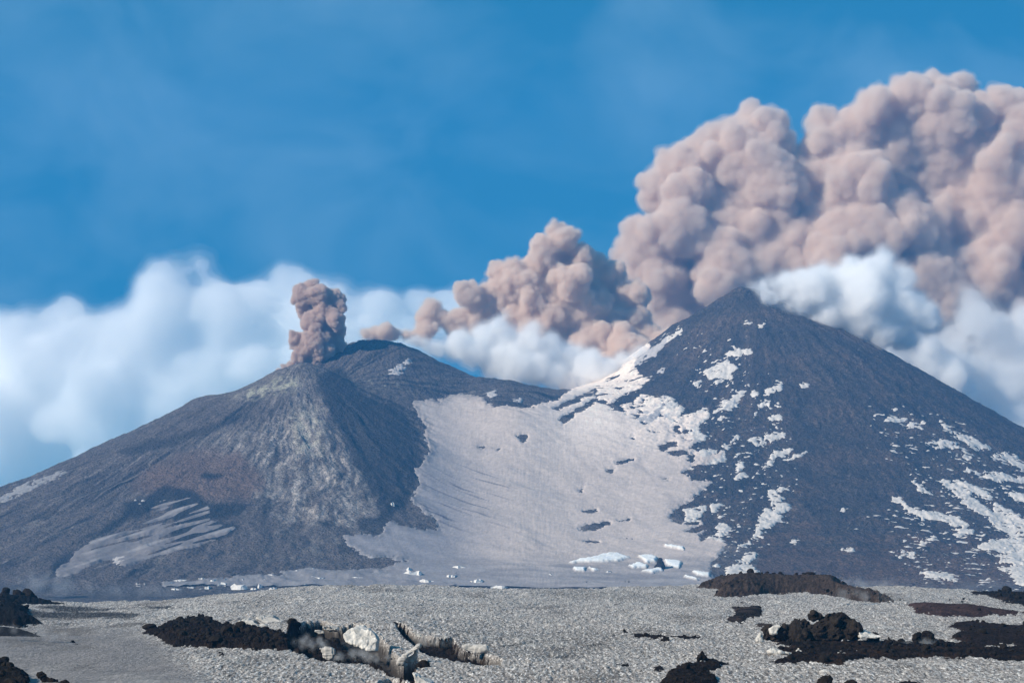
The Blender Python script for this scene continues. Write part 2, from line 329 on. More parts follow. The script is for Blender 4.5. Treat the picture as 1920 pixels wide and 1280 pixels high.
cols = np.concatenate([np.linspace(-1500, -60, 50)[:-1], np.arange(-60, 1985, 1.9), np.linspace(1985, 3400, 50)[1:]])
yv = [640.]
while yv[-1] < 2250: yv.append(yv[-1] + 30)
while yv[-1] < 3720: yv.append(yv[-1] + 3.4)
while yv[-1] < 5600: yv.append(yv[-1] + 30)
yv = np.array(yv); CX, CY = np.meshgrid(cols, yv); MX = (CX - 960) / F * CY; MY = CY
ZL, ZR = cones(MX, MY); LEFT = ZL > ZR
MZ0 = mountain_z(MX, MY, False); MZ = mountain_z(MX, MY); PX = px_of(MX, MY)
calm = sstep(-4, 22, poly_sd(PX, row_of(MY, MZ0), BOWL, margin=40)) * .85 * (1 - .75 * sstep(1130, 1230, PX) * sstep(900, 820, row_of(MY, MZ0)))
MZ = MZ + (MZ0 - MZ) * calm; PR = row_of(MY, MZ)

# ragged outlines: one shared jitter for every boundary on the slopes
JX = 5.0 * fbm(MX / 34, MY / 40, 51, 4, .62); JY = 4.0 * fbm(MX / 30, MY / 60, 52, 4, .62)
QX, QY = PX + JX, PR + JY

def region(poly, feather=8.0, wob=1.0):
    return sstep(-feather, feather, poly_sd(PX + JX * wob, PR + JY * wob, poly, margin=feather * 1.5 + 10))

def mixc(c, col, w):
    w = w[..., None]; return c * (1 - w) + np.array(col) * w

fine = fbm(MX / 9, MY / 9, 61, 4, .65); mid = fbm(MX / 70, MY / 70, 62, 4, .6)
tha = np.arctan2(MY - A_C[1], MX - A_C[0]); ra = np.hypot(MX - A_C[0], MY - A_C[1])
streak = fbm(tha * 38 + 2.2 * fbm(MX / 120, MY / 120, 63, 2), ra / 110, 64, 5, .68)
streak2 = fbm(tha * 20, ra / 300, 65, 4, .6)
C = np.zeros(MX.shape + (3,))
C[:] = (.068, .058, .054)
# left cone: grey brown ash
C = np.where(LEFT[..., None], np.array((.115, .098, .092)), C)
C = mixc(C, (.030, .030, .034), np.where(LEFT, sstep(-.1, .7, streak2 + .3 * mid), 0))
C = mixc(C, (.21, .185, .17), np.where(LEFT, .75 * sstep(.1, .9, streak + .4 * mid), 0))
BROWN = z4((640, 340), (700, 260), (850, 200), (1000, 160), (1150, 180), (1240, 260), (1260, 340), (1200, 400), (1000, 400), (900, 370), (700, 370))
C = mixc(C, (.135, .100, .085), region(BROWN, 12) * .8)
# pale mineral crust on the rib that comes down from the first summit
RIB = [(500, 712), (560, 690), (590, 705), (580, 740), (612, 770), (640, 830), (668, 880), (700, 935), (712, 968), (660, 1000), (600, 1000), (550, 985), (520, 960), (490, 930), (480, 880), (440, 850), (380, 850), (430, 815), (520, 790), (560, 760), (540, 735), (460, 745), (430, 740)]
w = region(RIB, 16, 1.8)
crk = 1 - 2.4 * np.abs(fbm(MX / 15, MY / 22, 66, 4, .6)); w = region(RIB, 34, 2.6)
C = mixc(C, (.33, .29, .26), w * sstep(-.7, .7, fbm(MX / 30, MY / 50, 60, 4, .6) + .6 * streak) * .75)
C = mixc(C, (.50, .44, .395), w * sstep(.30, .95, .6 * crk + .7 * streak + .3 * mid) * .8); C = mixc(C, (.05, .045, .045), w * sstep(.1, .8, -streak + .4 * fine) * .65)
# long pale streaks that fan down the left flank from the summit
thin = fbm(tha * 80 + 2.5 * fbm(MX / 90, MY / 90, 49, 2), ra / 150, 59, 4, .7); flank = np.where(LEFT, 1., 0.) * sstep(100, 260, ra) * sstep(980, 900, PR) * sstep(620, 560, PX)
C = mixc(C, (.32, .28, .26), flank * sstep(.15, .8, thin + .35 * streak2) * .7); C = mixc(C, (.025, .026, .032), flank * sstep(.2, .9, -thin - .3 * streak2) * .6)
C = mixc(C, (.15, .105, .088), region(BROWN, 16, 2) * .75)
C = mixc(C, (.13, .098, .085), flank * sstep(.1, .9, mid) * .5)
YEL = [(550, 765), (600, 765), (606, 830), (600, 850), (560, 850), (545, 820)]
C = mixc(C, (.48, .44, .36), region(YEL, 14, 2) * sstep(-.4, .5, fbm(MX / 14, MY / 22, 67, 5, .7)) * .8)
YEL2 = [(470, 728), (520, 706), (560, 700), (560, 722), (530, 738), (480, 748), (440, 745)]
C = mixc(C, (.50, .48, .36), region(YEL2, 8, 2) * sstep(-.2, .4, fbm(MX / 14, MY / 22, 68, 5, .7)) * .85)
TOPL = [(640, 700), (700, 705), (760, 715), (760, 735), (690, 730), (640, 722)]
C = mixc(C, (.24, .23, .20), region(TOPL, 12, 2) * sstep(0, .6, fbm(MX / 14, MY / 22, 69, 5, .7)) * .8)
# darker areas; the shade right of the rib is painted into the flank colour
for poly, wgt in (([(590, 700), (640, 690), (680, 740), (740, 760), (780, 800), (795, 860), (780, 900), (765, 945), (715, 975), (700, 930), (665, 870), (640, 820), (610, 760)], .75),
                  (z4((250, 700), (440, 590), (500, 520), (590, 480), (590, 420), (700, 390), (800, 330), (900, 340), (1000, 410), (1190, 425), (1150, 470), (1060, 495), (1010, 500), (1160, 515), (1100, 580), (960, 630), (830, 640), (840, 400), (640, 490), (360, 640), (300, 720), (240, 790)), .85),
                  (z4((960, 290), (990, 268), (1090, 280), (1060, 300), (1000, 305)), .9), (z4((1500, 500), (1600, 500), (1600, 525), (1520, 525)), .7),
                  (z5((285, 510), (340, 480), (420, 482), (450, 515), (380, 575), (330, 560), (290, 545)), .7),
                  (z4((560, 170), (700, 120), (860, 90), (1000, 40), (1200, -20), (1180, 10), (980, 90), (800, 150), (600, 190)), .6)):
    C = mixc(C, (.022, .023, .026), region(poly, 5, 1.2) * wgt)
# fan of debris below the rib
FAN = z4((1250, 560), (1640, 560), (1700, 640), (1500, 720), (1200, 745), (900, 760), (1000, 680))
C = mixc(C, (.19, .175, .165), region(FAN, 14) * sstep(.1, .8, fbm((PX - 560) / (PR - 900 + 1e-3) * 5 * np.where(PR > 930, 1, 0), PR / 90, 70, 3, .6)) * .75)
# right cone: black cinder, brown towards the foot, a browner patch near the summit
thr = np.arctan2(MY - R_C[1], MX - R_C[0]); rr = np.hypot(MX - R_C[0], MY - R_C[1])
rw = np.where(LEFT, 0, 1.)
C = mixc(C, (.12, .085, .066), rw * sstep(-.3, .9, mid + .5 * fine) * .75)
C = mixc(C, (.032, .030, .032), rw * sstep(.0, .8, -mid + .5 * fine) * .5)
band = fbm(thr * 11, rr / 260, 58, 4, .6)
C = mixc(C, (.030, .031, .036), rw * sstep(.05, .8, band) * .6); C = mixc(C, (.14, .105, .085), rw * sstep(.05, .8, -band + .3 * fine) * .5)
C = mixc(C, (.15, .095, .07), rw * sstep(.1, .9, fbm(MX / 45, MY / 45, 71, 4) + (PR - 980) / 90) * .5)
C = mixc(C, (.13, .12, .115), rw * sstep(.95, 1.5, fine) * .6)
foot = sstep(-50, -60, MZ)
C = mixc(C, (.10, .092, .09), foot * .6)
speck = n2(MX / 3.4, MY / 6.5, 72); boul = sstep(.35, .75, speck) * sstep(-.3, .5, mid + fine * .5)
C = mixc(C, (.012, .013, .016), rw * boul * .9); C = mixc(C, (.26, .23, .21), rw * sstep(.40, .75, -speck) * .6)
C *= (1 + np.where(LEFT, .24, .36) * fine + np.where(LEFT, .12, .26) * speck)[..., None]
C = mixc(C, (.02, .021, .025), np.where(LEFT, .55, 0) * sstep(.35, 1., fbm(MX / 14, MY / 14, 73, 4, .7)) * w)
C = np.clip(C, .01, .8)

V = np.stack([MX, MY, MZ], -1).reshape(-1, 3); FA = grid_faces(*MX.shape)
fl = LEFT.reshape(-1)[FA].sum(1) >= 2
for nm, lab, keep in (('mountain', 'broad left volcanic cone with pale yellow crust on its rib and a grey ash flank', fl),
                      ('mountain', 'steep dark right volcanic cone dotted with white snow patches', ~fl)):
    v, f, u = submesh(V, FA, keep); o0 = Vector((A_C[0], A_C[1], -64.)) if keep is fl else Vector((R_C[0], R_C[1], -64.))
    ob = link(nm, mesh_from(nm, v, f, M_MOUNT, cols=C.reshape(-1, 3)[u]), origin=o0); tag(ob, lab, kind='structure')
    if keep is fl: MLEFT = ob
    else: MRIGHT = ob

# ---- snow lying on the slopes, as sheets with an edge of their own
nz = 2.0 * fbm(MX / 26, MY / 34, 81, 4, .62) + 2.4 * fbm(MX / 15, MY / 9, 82, 3, .8) + 1.0 * n2(MX / 3.2, MY / 7, 80)
nzr = 4.5 * n2(MX / 42 + MY / 90, MY / 11, 79) * sstep(1480, 1600, PX)
sd = np.full(MX.shape, -60.)
for p in PATCHES: sd = np.maximum(sd, poly_sd(QX, QY, p).clip(-60, 3.2) + .3 + nz * 3.1 + nzr)
zoneA = region([(1280, 640), (1400, 640), (1440, 720), (1480, 800), (1500, 880), (1480, 980), (1400, 1070), (1330, 1020), (1340, 930), (1290, 860), (1330, 780)], 22)
zoneB = region([(1600, 760), (1760, 770), (1960, 880), (1960, 1110), (1780, 1100), (1700, 1060), (1640, 960), (1760, 940), (1640, 830)], 22)
zoneC = region([(1350, 900), (1960, 900), (1960, 1110), (1350, 1110)], 25)
fl = fbm(MX / 22 - MY / 60, MY / 8, 53, 3, .7)
sd = np.maximum(sd, np.where(zoneB > .02, 8 * fl - 5.4 + 2.4 * zoneB, -60)); sd = np.maximum(sd, np.where(zoneA > .02, 7.5 * fbm(MX / 13 - MY / 45, MY / 10, 54, 3, .7) - 5.0 + 1.8 * zoneA, -60))
sd = np.maximum(sd, np.where(zoneC > .02, 7 * fbm(MX / 14, MY / 7, 50, 2, .7) - 6.6 + zoneC, -60))
bowl = poly_sd(QX, QY, BOWL, far=-60) + nz * 1.6
for hh in HOLES: bowl = np.minimum(bowl, -poly_sd(QX, QY, hh, far=-60) - .3 + nz)
# scattered rocks poking through beside the right cone
scat = region([(1080, 740), (1180, 665), (1290, 760), (1340, 850), (1300, 880), (1230, 860), (1200, 800), (1120, 770)], 18)
bowl = np.minimum(bowl, 30 - scat * 25.5 + nz * 2.2 * scat - 24 * np.maximum(0, fbm(MX / 30, MY / 30, 83, 4, .6)) * scat)
bowl = np.where(MY > 3705, -60, bowl)
strip = poly_sd(QX, QY, STRIPED) + nz
ribs = n2((PX * .30 + PR * 1.0) / 7.5, (PX - PR * .3) / 90, 84)
striped = np.minimum(strip, -1.0 + 6.5 * ribs + strip * .03 + .035 * (PR - 960))
FOOTS = [(305, 1092), (355, 1084), (390, 1083), (425, 1081), (478, 1080), (530, 1072), (580, 1064), (612, 1068), (690, 1066), (760, 1070), (860, 1072), (860, 1130), (300, 1130)]
foots = poly_sd(QX, QY, FOOTS) + nz * 1.5 - 3 * sstep(.1, .6, fbm(MX / 60, MY / 40, 88, 4, .6)) * 4
sd_all = np.maximum(np.maximum(sd, bowl), np.maximum(striped, foots))
h = np.clip(sd_all * .6, -1.6, 1.5) + np.where(foots > 1, 3.0 * np.maximum(0, fbm(MX / 34, MY / 24, 90, 4, .6)) * sstep(1, 5, foots), 0) + np.where(sd_all > 3, .5 * fbm(MX / 40, MY / 40, 85, 3), 0)
lines = fbm((MX - 20) / (MY - 1600) * 1200 + .6 * n2(MX / 60, MY / 60, 89), MY / 120, 86, 3, .6)    # meltwater runnels running down the bowl
h = h + np.where(bowl > 2, .28 * lines + (1.5 * fbm(MX / 70 + MY / 90, MY / 110, 57, 3, .5) + .5 * n2((MX + MY * .3) / 60, MY / 16, 56)) * sstep(2, 16, bowl), 0)
SC = np.zeros(MX.shape + (3,)); SC[:] = (.40, .375, .37)
SC = mixc(SC, (.52, .435, .385), np.where(bowl > 0, 1., 0.))
SC = mixc(SC, (.80, .67, .58), np.where(bowl > 0, 1., 0.) * sstep(900, 760, PR) * sstep(950, 1120, PX))  # brighter on the sun-facing right side: sunlight put into the snow colour
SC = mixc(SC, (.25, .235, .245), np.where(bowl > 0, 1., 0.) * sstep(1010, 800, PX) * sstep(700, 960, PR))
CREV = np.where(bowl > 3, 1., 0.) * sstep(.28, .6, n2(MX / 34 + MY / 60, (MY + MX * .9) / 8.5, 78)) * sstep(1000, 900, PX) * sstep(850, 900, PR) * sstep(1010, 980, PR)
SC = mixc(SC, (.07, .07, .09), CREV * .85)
SC = mixc(SC, (.27, .24, .235), np.where(bowl > 0, 1., 0.) * sstep(.15, 1.0, fbm(MX / 45 + MY / 200, MY / 150, 55, 4, .6)) * .55)
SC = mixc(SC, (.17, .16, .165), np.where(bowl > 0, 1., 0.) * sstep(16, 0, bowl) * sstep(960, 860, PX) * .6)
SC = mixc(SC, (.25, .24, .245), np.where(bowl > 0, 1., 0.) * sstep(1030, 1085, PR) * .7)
SC = mixc(SC, (.15, .138, .14), np.where(striped >= sd_all - .01, .95, 0.) * (1 - .35 * sstep(.2, .6, ribs)))
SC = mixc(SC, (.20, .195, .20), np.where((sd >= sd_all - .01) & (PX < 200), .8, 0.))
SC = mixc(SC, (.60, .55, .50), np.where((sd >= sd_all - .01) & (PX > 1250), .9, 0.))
SC = mixc(SC, (.19, .18, .185), np.where(foots >= sd_all - .01, .9, 0.))
BANKS = [cr(p, 1040, 1000, 6) for p in ([(130, 350), (300, 310), (480, 270), (620, 235), (720, 235), (850, 290), (700, 325), (300, 345)], [(940, 270), (1050, 255), (1140, 265), (1130, 335), (1030, 340)], [(830, 380), (940, 340), (1040, 370), (1030, 405), (880, 410)],
    [(1230, 300), (1440, 330), (1390, 405), (1250, 360)], [(980, 442), (1200, 400), (1220, 435), (1100, 460)], [(1230, 130), (1460, 172), (1455, 205), (1240, 162)], [(1540, 440), (1745, 465), (1740, 500), (1600, 485)], [(210, 398), (340, 392), (330, 440), (230, 435)], [(370, 392), (520, 412), (430, 438)], [(1460, 480), (1640, 530), (1600, 540), (1440, 495)])]
bank = np.full(MX.shape, -60.)
for p in BANKS: bank = np.maximum(bank, poly_sd(PX + .4 * JX, PR + .4 * JY, p) + .5 * nz)
bk = sstep(-.6, 1.2, bank); h = h + 2.5 * bk
SC = mixc(SC, (.22, .20, .20), np.where(bowl > 0, 1., 0.) * sstep(1035, 1062, PR) * sstep(-.5, .7, fbm(MX / 90, MY / 22, 48, 3)) * .8)
SC = mixc(SC, (.86, .83, .78), bk)
SC *= (1 + .16 * fine + .05 * mid + .10 * np.where(bowl > 0, lines, 0))[..., None]
SC = np.clip(SC, .02, .8)
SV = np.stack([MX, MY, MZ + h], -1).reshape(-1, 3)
ok = (h.reshape(-1)[FA] > -1.2).any(1) & (MY.reshape(-1)[FA[:, 0]] < 3712) & (MY.reshape(-1)[FA[:, 0]] > 2240)
G = ok.reshape(len(yv) - 1, len(cols) - 1)

def components(G):
    lab = np.full(G.shape, -1); par = []
    def find(a):
        while par[a] != a: par[a] = par[par[a]]; a = par[a]
        return a
    prev = []
    for r in range(G.shape[0]):
        d = np.diff(np.concatenate([[0], G[r].astype(int), [0]])); st = np.where(d == 1)[0]; en = np.where(d == -1)[0]; cur = []
        for s_, e_ in zip(st, en):
            par.append(len(par)); k = len(par) - 1; cur.append((s_, e_, k)); lab[r, s_:e_] = k
            for ps, pe, pk in prev:
                if ps < e_ and pe > s_: par[find(k)] = find(pk)
        prev = cur
    root = np.array([find(k) for k in range(len(par))] or [0]); return np.where(lab >= 0, root[lab], -1)

lab = components(G).reshape(-1); ids, cnt = np.unique(lab[lab >= 0], return_counts=True); order = np.argsort(-cnt)
rest = {True: [], False: []}; n_patch = 0
for rank, oi in enumerate(order):
    keep = lab == ids[oi]; fc = FA[keep]; n = cnt[oi]; hmax = h.reshape(-1)[fc].max()
    if hmax < .1: continue
    left = LEFT.reshape(-1)[fc[:, 0]].mean() > .5
    if rank == 0:
        v, f, u = submesh(SV, FA, keep)
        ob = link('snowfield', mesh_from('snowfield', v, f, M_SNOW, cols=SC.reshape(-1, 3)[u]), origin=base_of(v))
        tag(ob, 'wide ash dusted snowfield filling the bowl between the two cones', kind='structure')
    elif n_patch < 280 and n > 9:
        v, f, u = submesh(SV, FA, keep); n_patch += 1
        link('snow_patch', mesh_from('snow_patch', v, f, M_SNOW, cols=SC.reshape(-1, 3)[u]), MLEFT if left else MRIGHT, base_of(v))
    else: rest[left].append(keep)
for left, ks in rest.items():
    if ks:
        v, f, u = submesh(SV, FA, np.any(ks, 0)); par_ = MLEFT if left else MRIGHT
        tag(link('snow_remnants', mesh_from('snow_remnants', v, f, M_SNOW, cols=SC.reshape(-1, 3)[u]), par_, base_of(v)), kind='stuff')
print('patches', n_patch, 'of', len(ids))

# ------------------------------------------------------------------ foreground plateau of old snow
crest = interp_tab([(-1500, 1105), (-100, 1120), (0, 1124), (100, 1128), (150, 1129), (300, 1125), (430, 1112), (560, 1101), (700, 1098), (900, 1101), (1050, 1105), (1150, 1102), (1300, 1097), (1600, 1099), (1700, 1100), (1830, 1108), (1920, 1112), (2050, 1114), (3400, 1110)])
def base_z(x, y):
    zc = HC - (crest(px_of(x, y)) - HY) / F * 560
    z = zc * np.clip((y - 200) / 360, 0, 1)
    d = np.maximum(0, y - 566); return z - np.minimum(.002 * d * d + .12 * d, 90)

def hit(px, row):
    px = np.asarray(px, float); row = np.asarray(row, float); lo = np.full(np.broadcast(px, row).shape, 150.); hi = np.full(lo.shape, 566.)
    for _ in range(22):
        m = (lo + hi) / 2; r = row_of(m, base_z((px - 960) / F * m, m)); lo = np.where(r > row, m, lo); hi = np.where(r > row, hi, m)
    return (lo + hi) / 2

def z3(*p): return cr(p, 1280, 1020, 3.0)
def z5b(*p): return cr(p, 840, 1080, 4.174)
def z6b(*p): return cr(p, 0, 1060, 5.817)
def z8(*p): return cr(p, 540, 1120, 6.0)
def z7(*p): return cr(p, 240, 1120, 6.0)

# trenches where the snow has collapsed over the lava
TRENCH = [(z8((60, 330), (200, 280), (400, 265), (560, 330), (740, 320), (960, 400), (1030, 440), (1120, 480), (1240, 640), (1300, 700), (1460, 660), (1560, 680), (1580, 780), (1440, 800), (1480, 920), (1440, 960), (1200, 870), (1050, 800), (940, 760), (700, 730), (520, 715), (250, 680), (100, 620), (0, 600), (-60, 480)), 2.6),
          (z8((1150, 330), (1240, 330), (1400, 400), (1560, 430), (1700, 460), (1850, 450), (1900, 500), (2000, 560), (2150, 590), (2260, 650), (2420, 700), (2400, 790), (2200, 790), (1900, 700), (1700, 660), (1500, 570), (1300, 440)), 1.7),
          (z8((850, 890), (1000, 900), (1150, 870), (1300, 900), (1400, 1000), (900, 1000)), .9)]
def trench_depth(px, row):
    d = np.zeros(np.broadcast(px, row).shape)
    j = 1.6 * n2(px / 9, row / 4, 91) + .8 * n2(px / 3, row / 2, 92)
    for p, dep in TRENCH:
        sd = poly_sd(px, row * 2.2, [(a, b * 2.2) for a, b in p], margin=14, far=-14) + j
        d = np.maximum(d, dep * sstep(0, 5, sd))
    return d

def fore_z(x, y, detail=True):
    z = base_z(x, y)
    if detail:
        px = px_of(x, y); row = row_of(y, z)
        z = z + .75 * fbm(x / 24, y / 42, 93, 3) + .30 * fbm(x / 9, y / 30, 94, 2) * sstep(450, 540, y)
        hump = np.exp(-((px - 745) / 95) ** 2 - ((row - 1172) / 16) ** 2)
        z = z + .9 * hump - trench_depth(px, row)
    return z

fc_ = np.concatenate([np.linspace(-1500, -30, 40)[:-1], np.arange(-30, 1952, 2.15), np.linspace(1952, 3400, 40)[1:]])
fy = [6.]
while fy[-1] < 190: fy.append(fy[-1] * 1.06)
while fy[-1] < 590: fy.append(fy[-1] * 1.00185)
while fy[-1] < 980: fy.append(fy[-1] + 14)
fy = np.array(fy); GX, GY = np.meshgrid(fc_, fy); FX = (GX - 960) / F * GY; FZ = fore_z(FX, GY)
FROW = row_of(GY, base_z(FX, GY)); near = sstep(150, 195, GY) * sstep(640, 600, GY)
smoothw = sstep(-40, 60, 300 - GX + (FROW - 1200) * 1.2) * sstep(1150, 1200, FROW)
cl1 = fbm(FX / .55, GY / 3.0, 101, 3, .8); cl2 = fbm(FX / 3.0, GY / 13., 102, 4, .75); cl3 = fbm(FX / 12, GY / 30, 103, 3)
amp = (1 - .75 * smoothw) * near
FZ = FZ + (.17 * np.maximum(-.8, cl1) + .20 * cl2) * amp * (.6 + GY / 500)
def fregion(poly, feather=10): return sstep(-feather, feather, poly_sd(GX + 6 * cl2, (FROW + 2 * cl2) * 2, [(a, b * 2) for a, b in poly], margin=feather + 10))
RIPZ = fregion([(830, 1180), (1000, 1178), (1170, 1182), (1150, 1215), (1050, 1232), (960, 1236), (900, 1226), (860, 1205)], 12)
rip = sstep(.15, .6, n2((FX + GY * .1) / 3.2, (GY - FX * .9) / 5.0, 104)) * RIPZ
FZ = FZ - .16 * rip
FC = np.zeros(GX.shape + (3,)); FC[:] = (.355, .322, .30)
FC = mixc(FC, (.06, .053, .048), sstep(.0, .75, -cl1 + .35 * cl2) * .9)
FC = mixc(FC, (.74, .71, .66), sstep(.3, 1.1, cl1 + .4 * cl2) * .95)
FC = mixc(FC, (.19, .178, .178), smoothw * .9)
FC = mixc(FC, (.17, .155, .14), .8 * fregion([(1010, 1110), (1100, 1106), (1250, 1112), (1330, 1118), (1300, 1130), (1160, 1126), (1040, 1120)], 9) * sstep(-.8, .5, cl1))
FC = mixc(FC, (.17, .155, .145), .55 * RIPZ); FC = mixc(FC, (.03, .025, .02), rip * .85)
FC = mixc(FC, (.19, .175, .165), .5 * sstep(.1, .9, cl3))
FC = mixc(FC, (.56, .54, .51), .4 * sstep(.2, 1., -cl3))
for p in (z6b((380, 455), (700, 440), (1200, 472), (1780, 445), (1900, 470), (1500, 480), (1100, 492), (700, 490)), z6b((200, 500), (500, 505), (1100, 508), (1550, 540), (1400, 570), (600, 577), (280, 560))):
    FC = mixc(FC, (.03, .027, .025), fregion(p, 5) * sstep(-.9, .2, cl1) * .9)
FC = mixc(FC, (.030, .024, .020), np.clip(trench_depth(GX, FROW) * .9, 0, 1))
FC = np.clip(FC * (1 + .22 * cl2[..., None] + .25 * cl1[..., None]), .015, .8)
blot = fbm(FX / 16, GY / 55, 107, 4, .6)
FC = mixc(FC, (.12, .105, .095), sstep(.1, .7, blot) * .8 * near); FC = mixc(FC, (.62, .59, .55), sstep(.2, .9, -blot) * .45 * near)
FA_ = np.clip((1 - .8 * smoothw) * (1 - .5 * sstep(.2, .9, blot)) * (1 - np.clip(trench_depth(GX, FROW), 0, 1)), 0, 1)
strk = n2(FX / 9, GY / 3.0, 108); FC = mixc(FC, (.13, .12, .12), smoothw * sstep(.15, .6, strk) * .7)
for p in (z6b((380, 455), (700, 440), (1200, 472), (1850, 445), (1900, 470), (1500, 480), (1100, 492), (700, 490)), z6b((200, 500), (500, 505), (1100, 508), (1550, 540), (1400, 570), (600, 577), (280, 560)), z7((1480, 180), (1600, 200), (1700, 235), (1800, 260), (1860, 320), (1700, 270), (1560, 215)), z7((1230, 250), (1340, 255), (1400, 290), (1250, 290))):
    k_ = fregion(p, 4) * sstep(-1.2, -.1, cl1) * .95; FC = mixc(FC, (.022, .022, .026), k_); FA_ = FA_ * (1 - .8 * k_)  # bluish dark marks at the tilted snow slabs: shadow painted into the colour
FC = np.concatenate([FC, FA_[..., None]], -1)
FV = np.stack([FX, GY, FZ], -1).reshape(-1, 3)
tag(link('ground', mesh_from('ground', FV, grid_faces(*GX.shape), M_FORE, smooth=True, cols=FC.reshape(-1, 4)), origin=(0, 300, 0)),
    'rough ash speckled old snow plateau in front of the volcano', kind='structure')
# the plain beyond, carried out to where the air box ends
px_, py_ = np.meshgrid(np.linspace(-5200, 5200, 60), np.linspace(-400, 7000, 50))
tag(link('terrain', mesh_from('terrain', np.stack([px_, py_, np.full(px_.shape, -72.) + np.where(py_ < 5, 66, 0)], -1).reshape(-1, 3), grid_faces(*px_.shape), M_MOUNT,
    cols=np.tile((.07, .062, .06), (px_.size, 1))), origin=(0, 3000, -72)), 'dark ash plain around the cones', kind='structure')

# ------------------------------------------------------------------ stones, boulders and lava
def remesh(V, Fc, vox):
    me = bpy.data.meshes.new('tmp'); me.from_pydata(V.tolist(), [], Fc.tolist()); o = bpy.data.objects.new('tmp', me); S.collection.objects.link(o)
    m = o.modifiers.new('r', 'REMESH'); m.mode = 'VOXEL'; m.voxel_size = vox; m.use_smooth_shade = True
    dg = bpy.context.evaluated_depsgraph_get(); out = bpy.data.meshes.new_from_object(o.evaluated_get(dg))
    bpy.data.objects.remove(o); bpy.data.meshes.remove(me); return out

_bm = bmesh.new(); bmesh.ops.create_icosphere(_bm, subdivisions=2, radius=1); _bm.verts.ensure_lookup_table()
ICO_V = np.array([v.co[:] for v in _bm.verts]); ICO_F = np.array([[v.index for v in f.verts] for f in _bm.faces]); _bm.free()

def displace(me, steps, seed):
    n = len(me.vertices); co = np.empty(n * 3, np.float32); me.vertices.foreach_get('co', co); co = co.reshape(-1, 3).astype(float)
    for k, (sc, am, kind) in enumerate(steps):
        nn = np.empty(n * 3, np.float32); me.vertex_normals.foreach_get('vector', nn); nn = nn.reshape(-1, 3)
        v = n3(co / sc + 13.7 * k, seed + k)
        if kind == 'billow': v = .42 - np.abs(v)
        elif kind == 'cell':
            w_ = np.stack([n3(co / sc * .9 + 31, seed + 40), n3(co / sc * .9 + 57, seed + 41), n3(co / sc * .9 + 83, seed + 42)], -1)
            v = .62 - cell3(co / sc + .35 * w_, seed + 50 + k) * 1.0
        elif kind == 'ridge': v = np.abs(v) - .4
        elif kind == 'facet': v = np.round(v * 3) / 3 + .3 * v
        co = co + nn * (v * am * sc)[:, None]; me.vertices.foreach_set('co', co.astype(np.float32).ravel()); me.update()
    return me

def blob(spheres, vox, steps, seed, squash=None, clean=False):
    Cn = np.array([s[0][:] for s in spheres]); R = np.array([s[1] for s in spheres])
    V = (Cn[:, None, :] + ICO_V[None] * R[:, None, None] * (np.array(squash)[None, None] if squash is not None else 1)).reshape(-1, 3)
    Fc = (ICO_F[None] + np.arange(len(R))[:, None, None] * len(ICO_V)).reshape(-1, 3)
    me = remesh(V, Fc, vox)
    if not clean: return displace(me, steps, seed)
    k = 2; me = displace(me, steps[:k], seed)
    # regrow the skin between coarse and fine billows so that it never folds through itself
    me.calc_loop_triangles(); tri = np.empty(len(me.loop_triangles) * 3, np.int32); me.loop_triangles.foreach_get('vertices', tri)
    m2 = remesh(verts_of(me), tri.reshape(-1, 3), vox); bpy.data.meshes.remove(me); me = m2
    if steps[k:]: me = displace(me, steps[k:], seed + 9)
    return me

def verts_of(me):
    co = np.empty(len(me.vertices) * 3, np.float32); me.vertices.foreach_get('co', co); return co.reshape(-1, 3)

# six shared clinker stones, each about one metre
STONES = []
for k in range(6):
    r = random.Random(500 + k); v = ICO_V.copy().astype(float)
    v *= np.array([1, r.uniform(.7, 1), r.uniform(.6, 1.1)]) * .5
    d = n3(v * 2.2 + k * 9, 7) * .35 + np.round(n3(v * 4 + k * 5, 8) * 2) * .10
    v = v * (1 + d)[:, None]; me = mesh_from('rock', v, ICO_F, M_RUBBLE, smooth=False); STONES.append(me)

def stone(parent, loc, size, rnd, tall=1.0):
    o = bpy.data.objects.new('rock', rnd.choice(STONES)); S.collection.objects.link(o); o.parent = parent
    o.location = Vector(loc) - parent.location; o.rotation_euler = (rnd.uniform(-.4, .4), rnd.uniform(-.4, .4), rnd.uniform(0, 6.28))
    o.scale = (size * rnd.uniform(.8, 1.3), size * rnd.uniform(.8, 1.3), size * rnd.uniform(.7, 1.1) * tall); return o

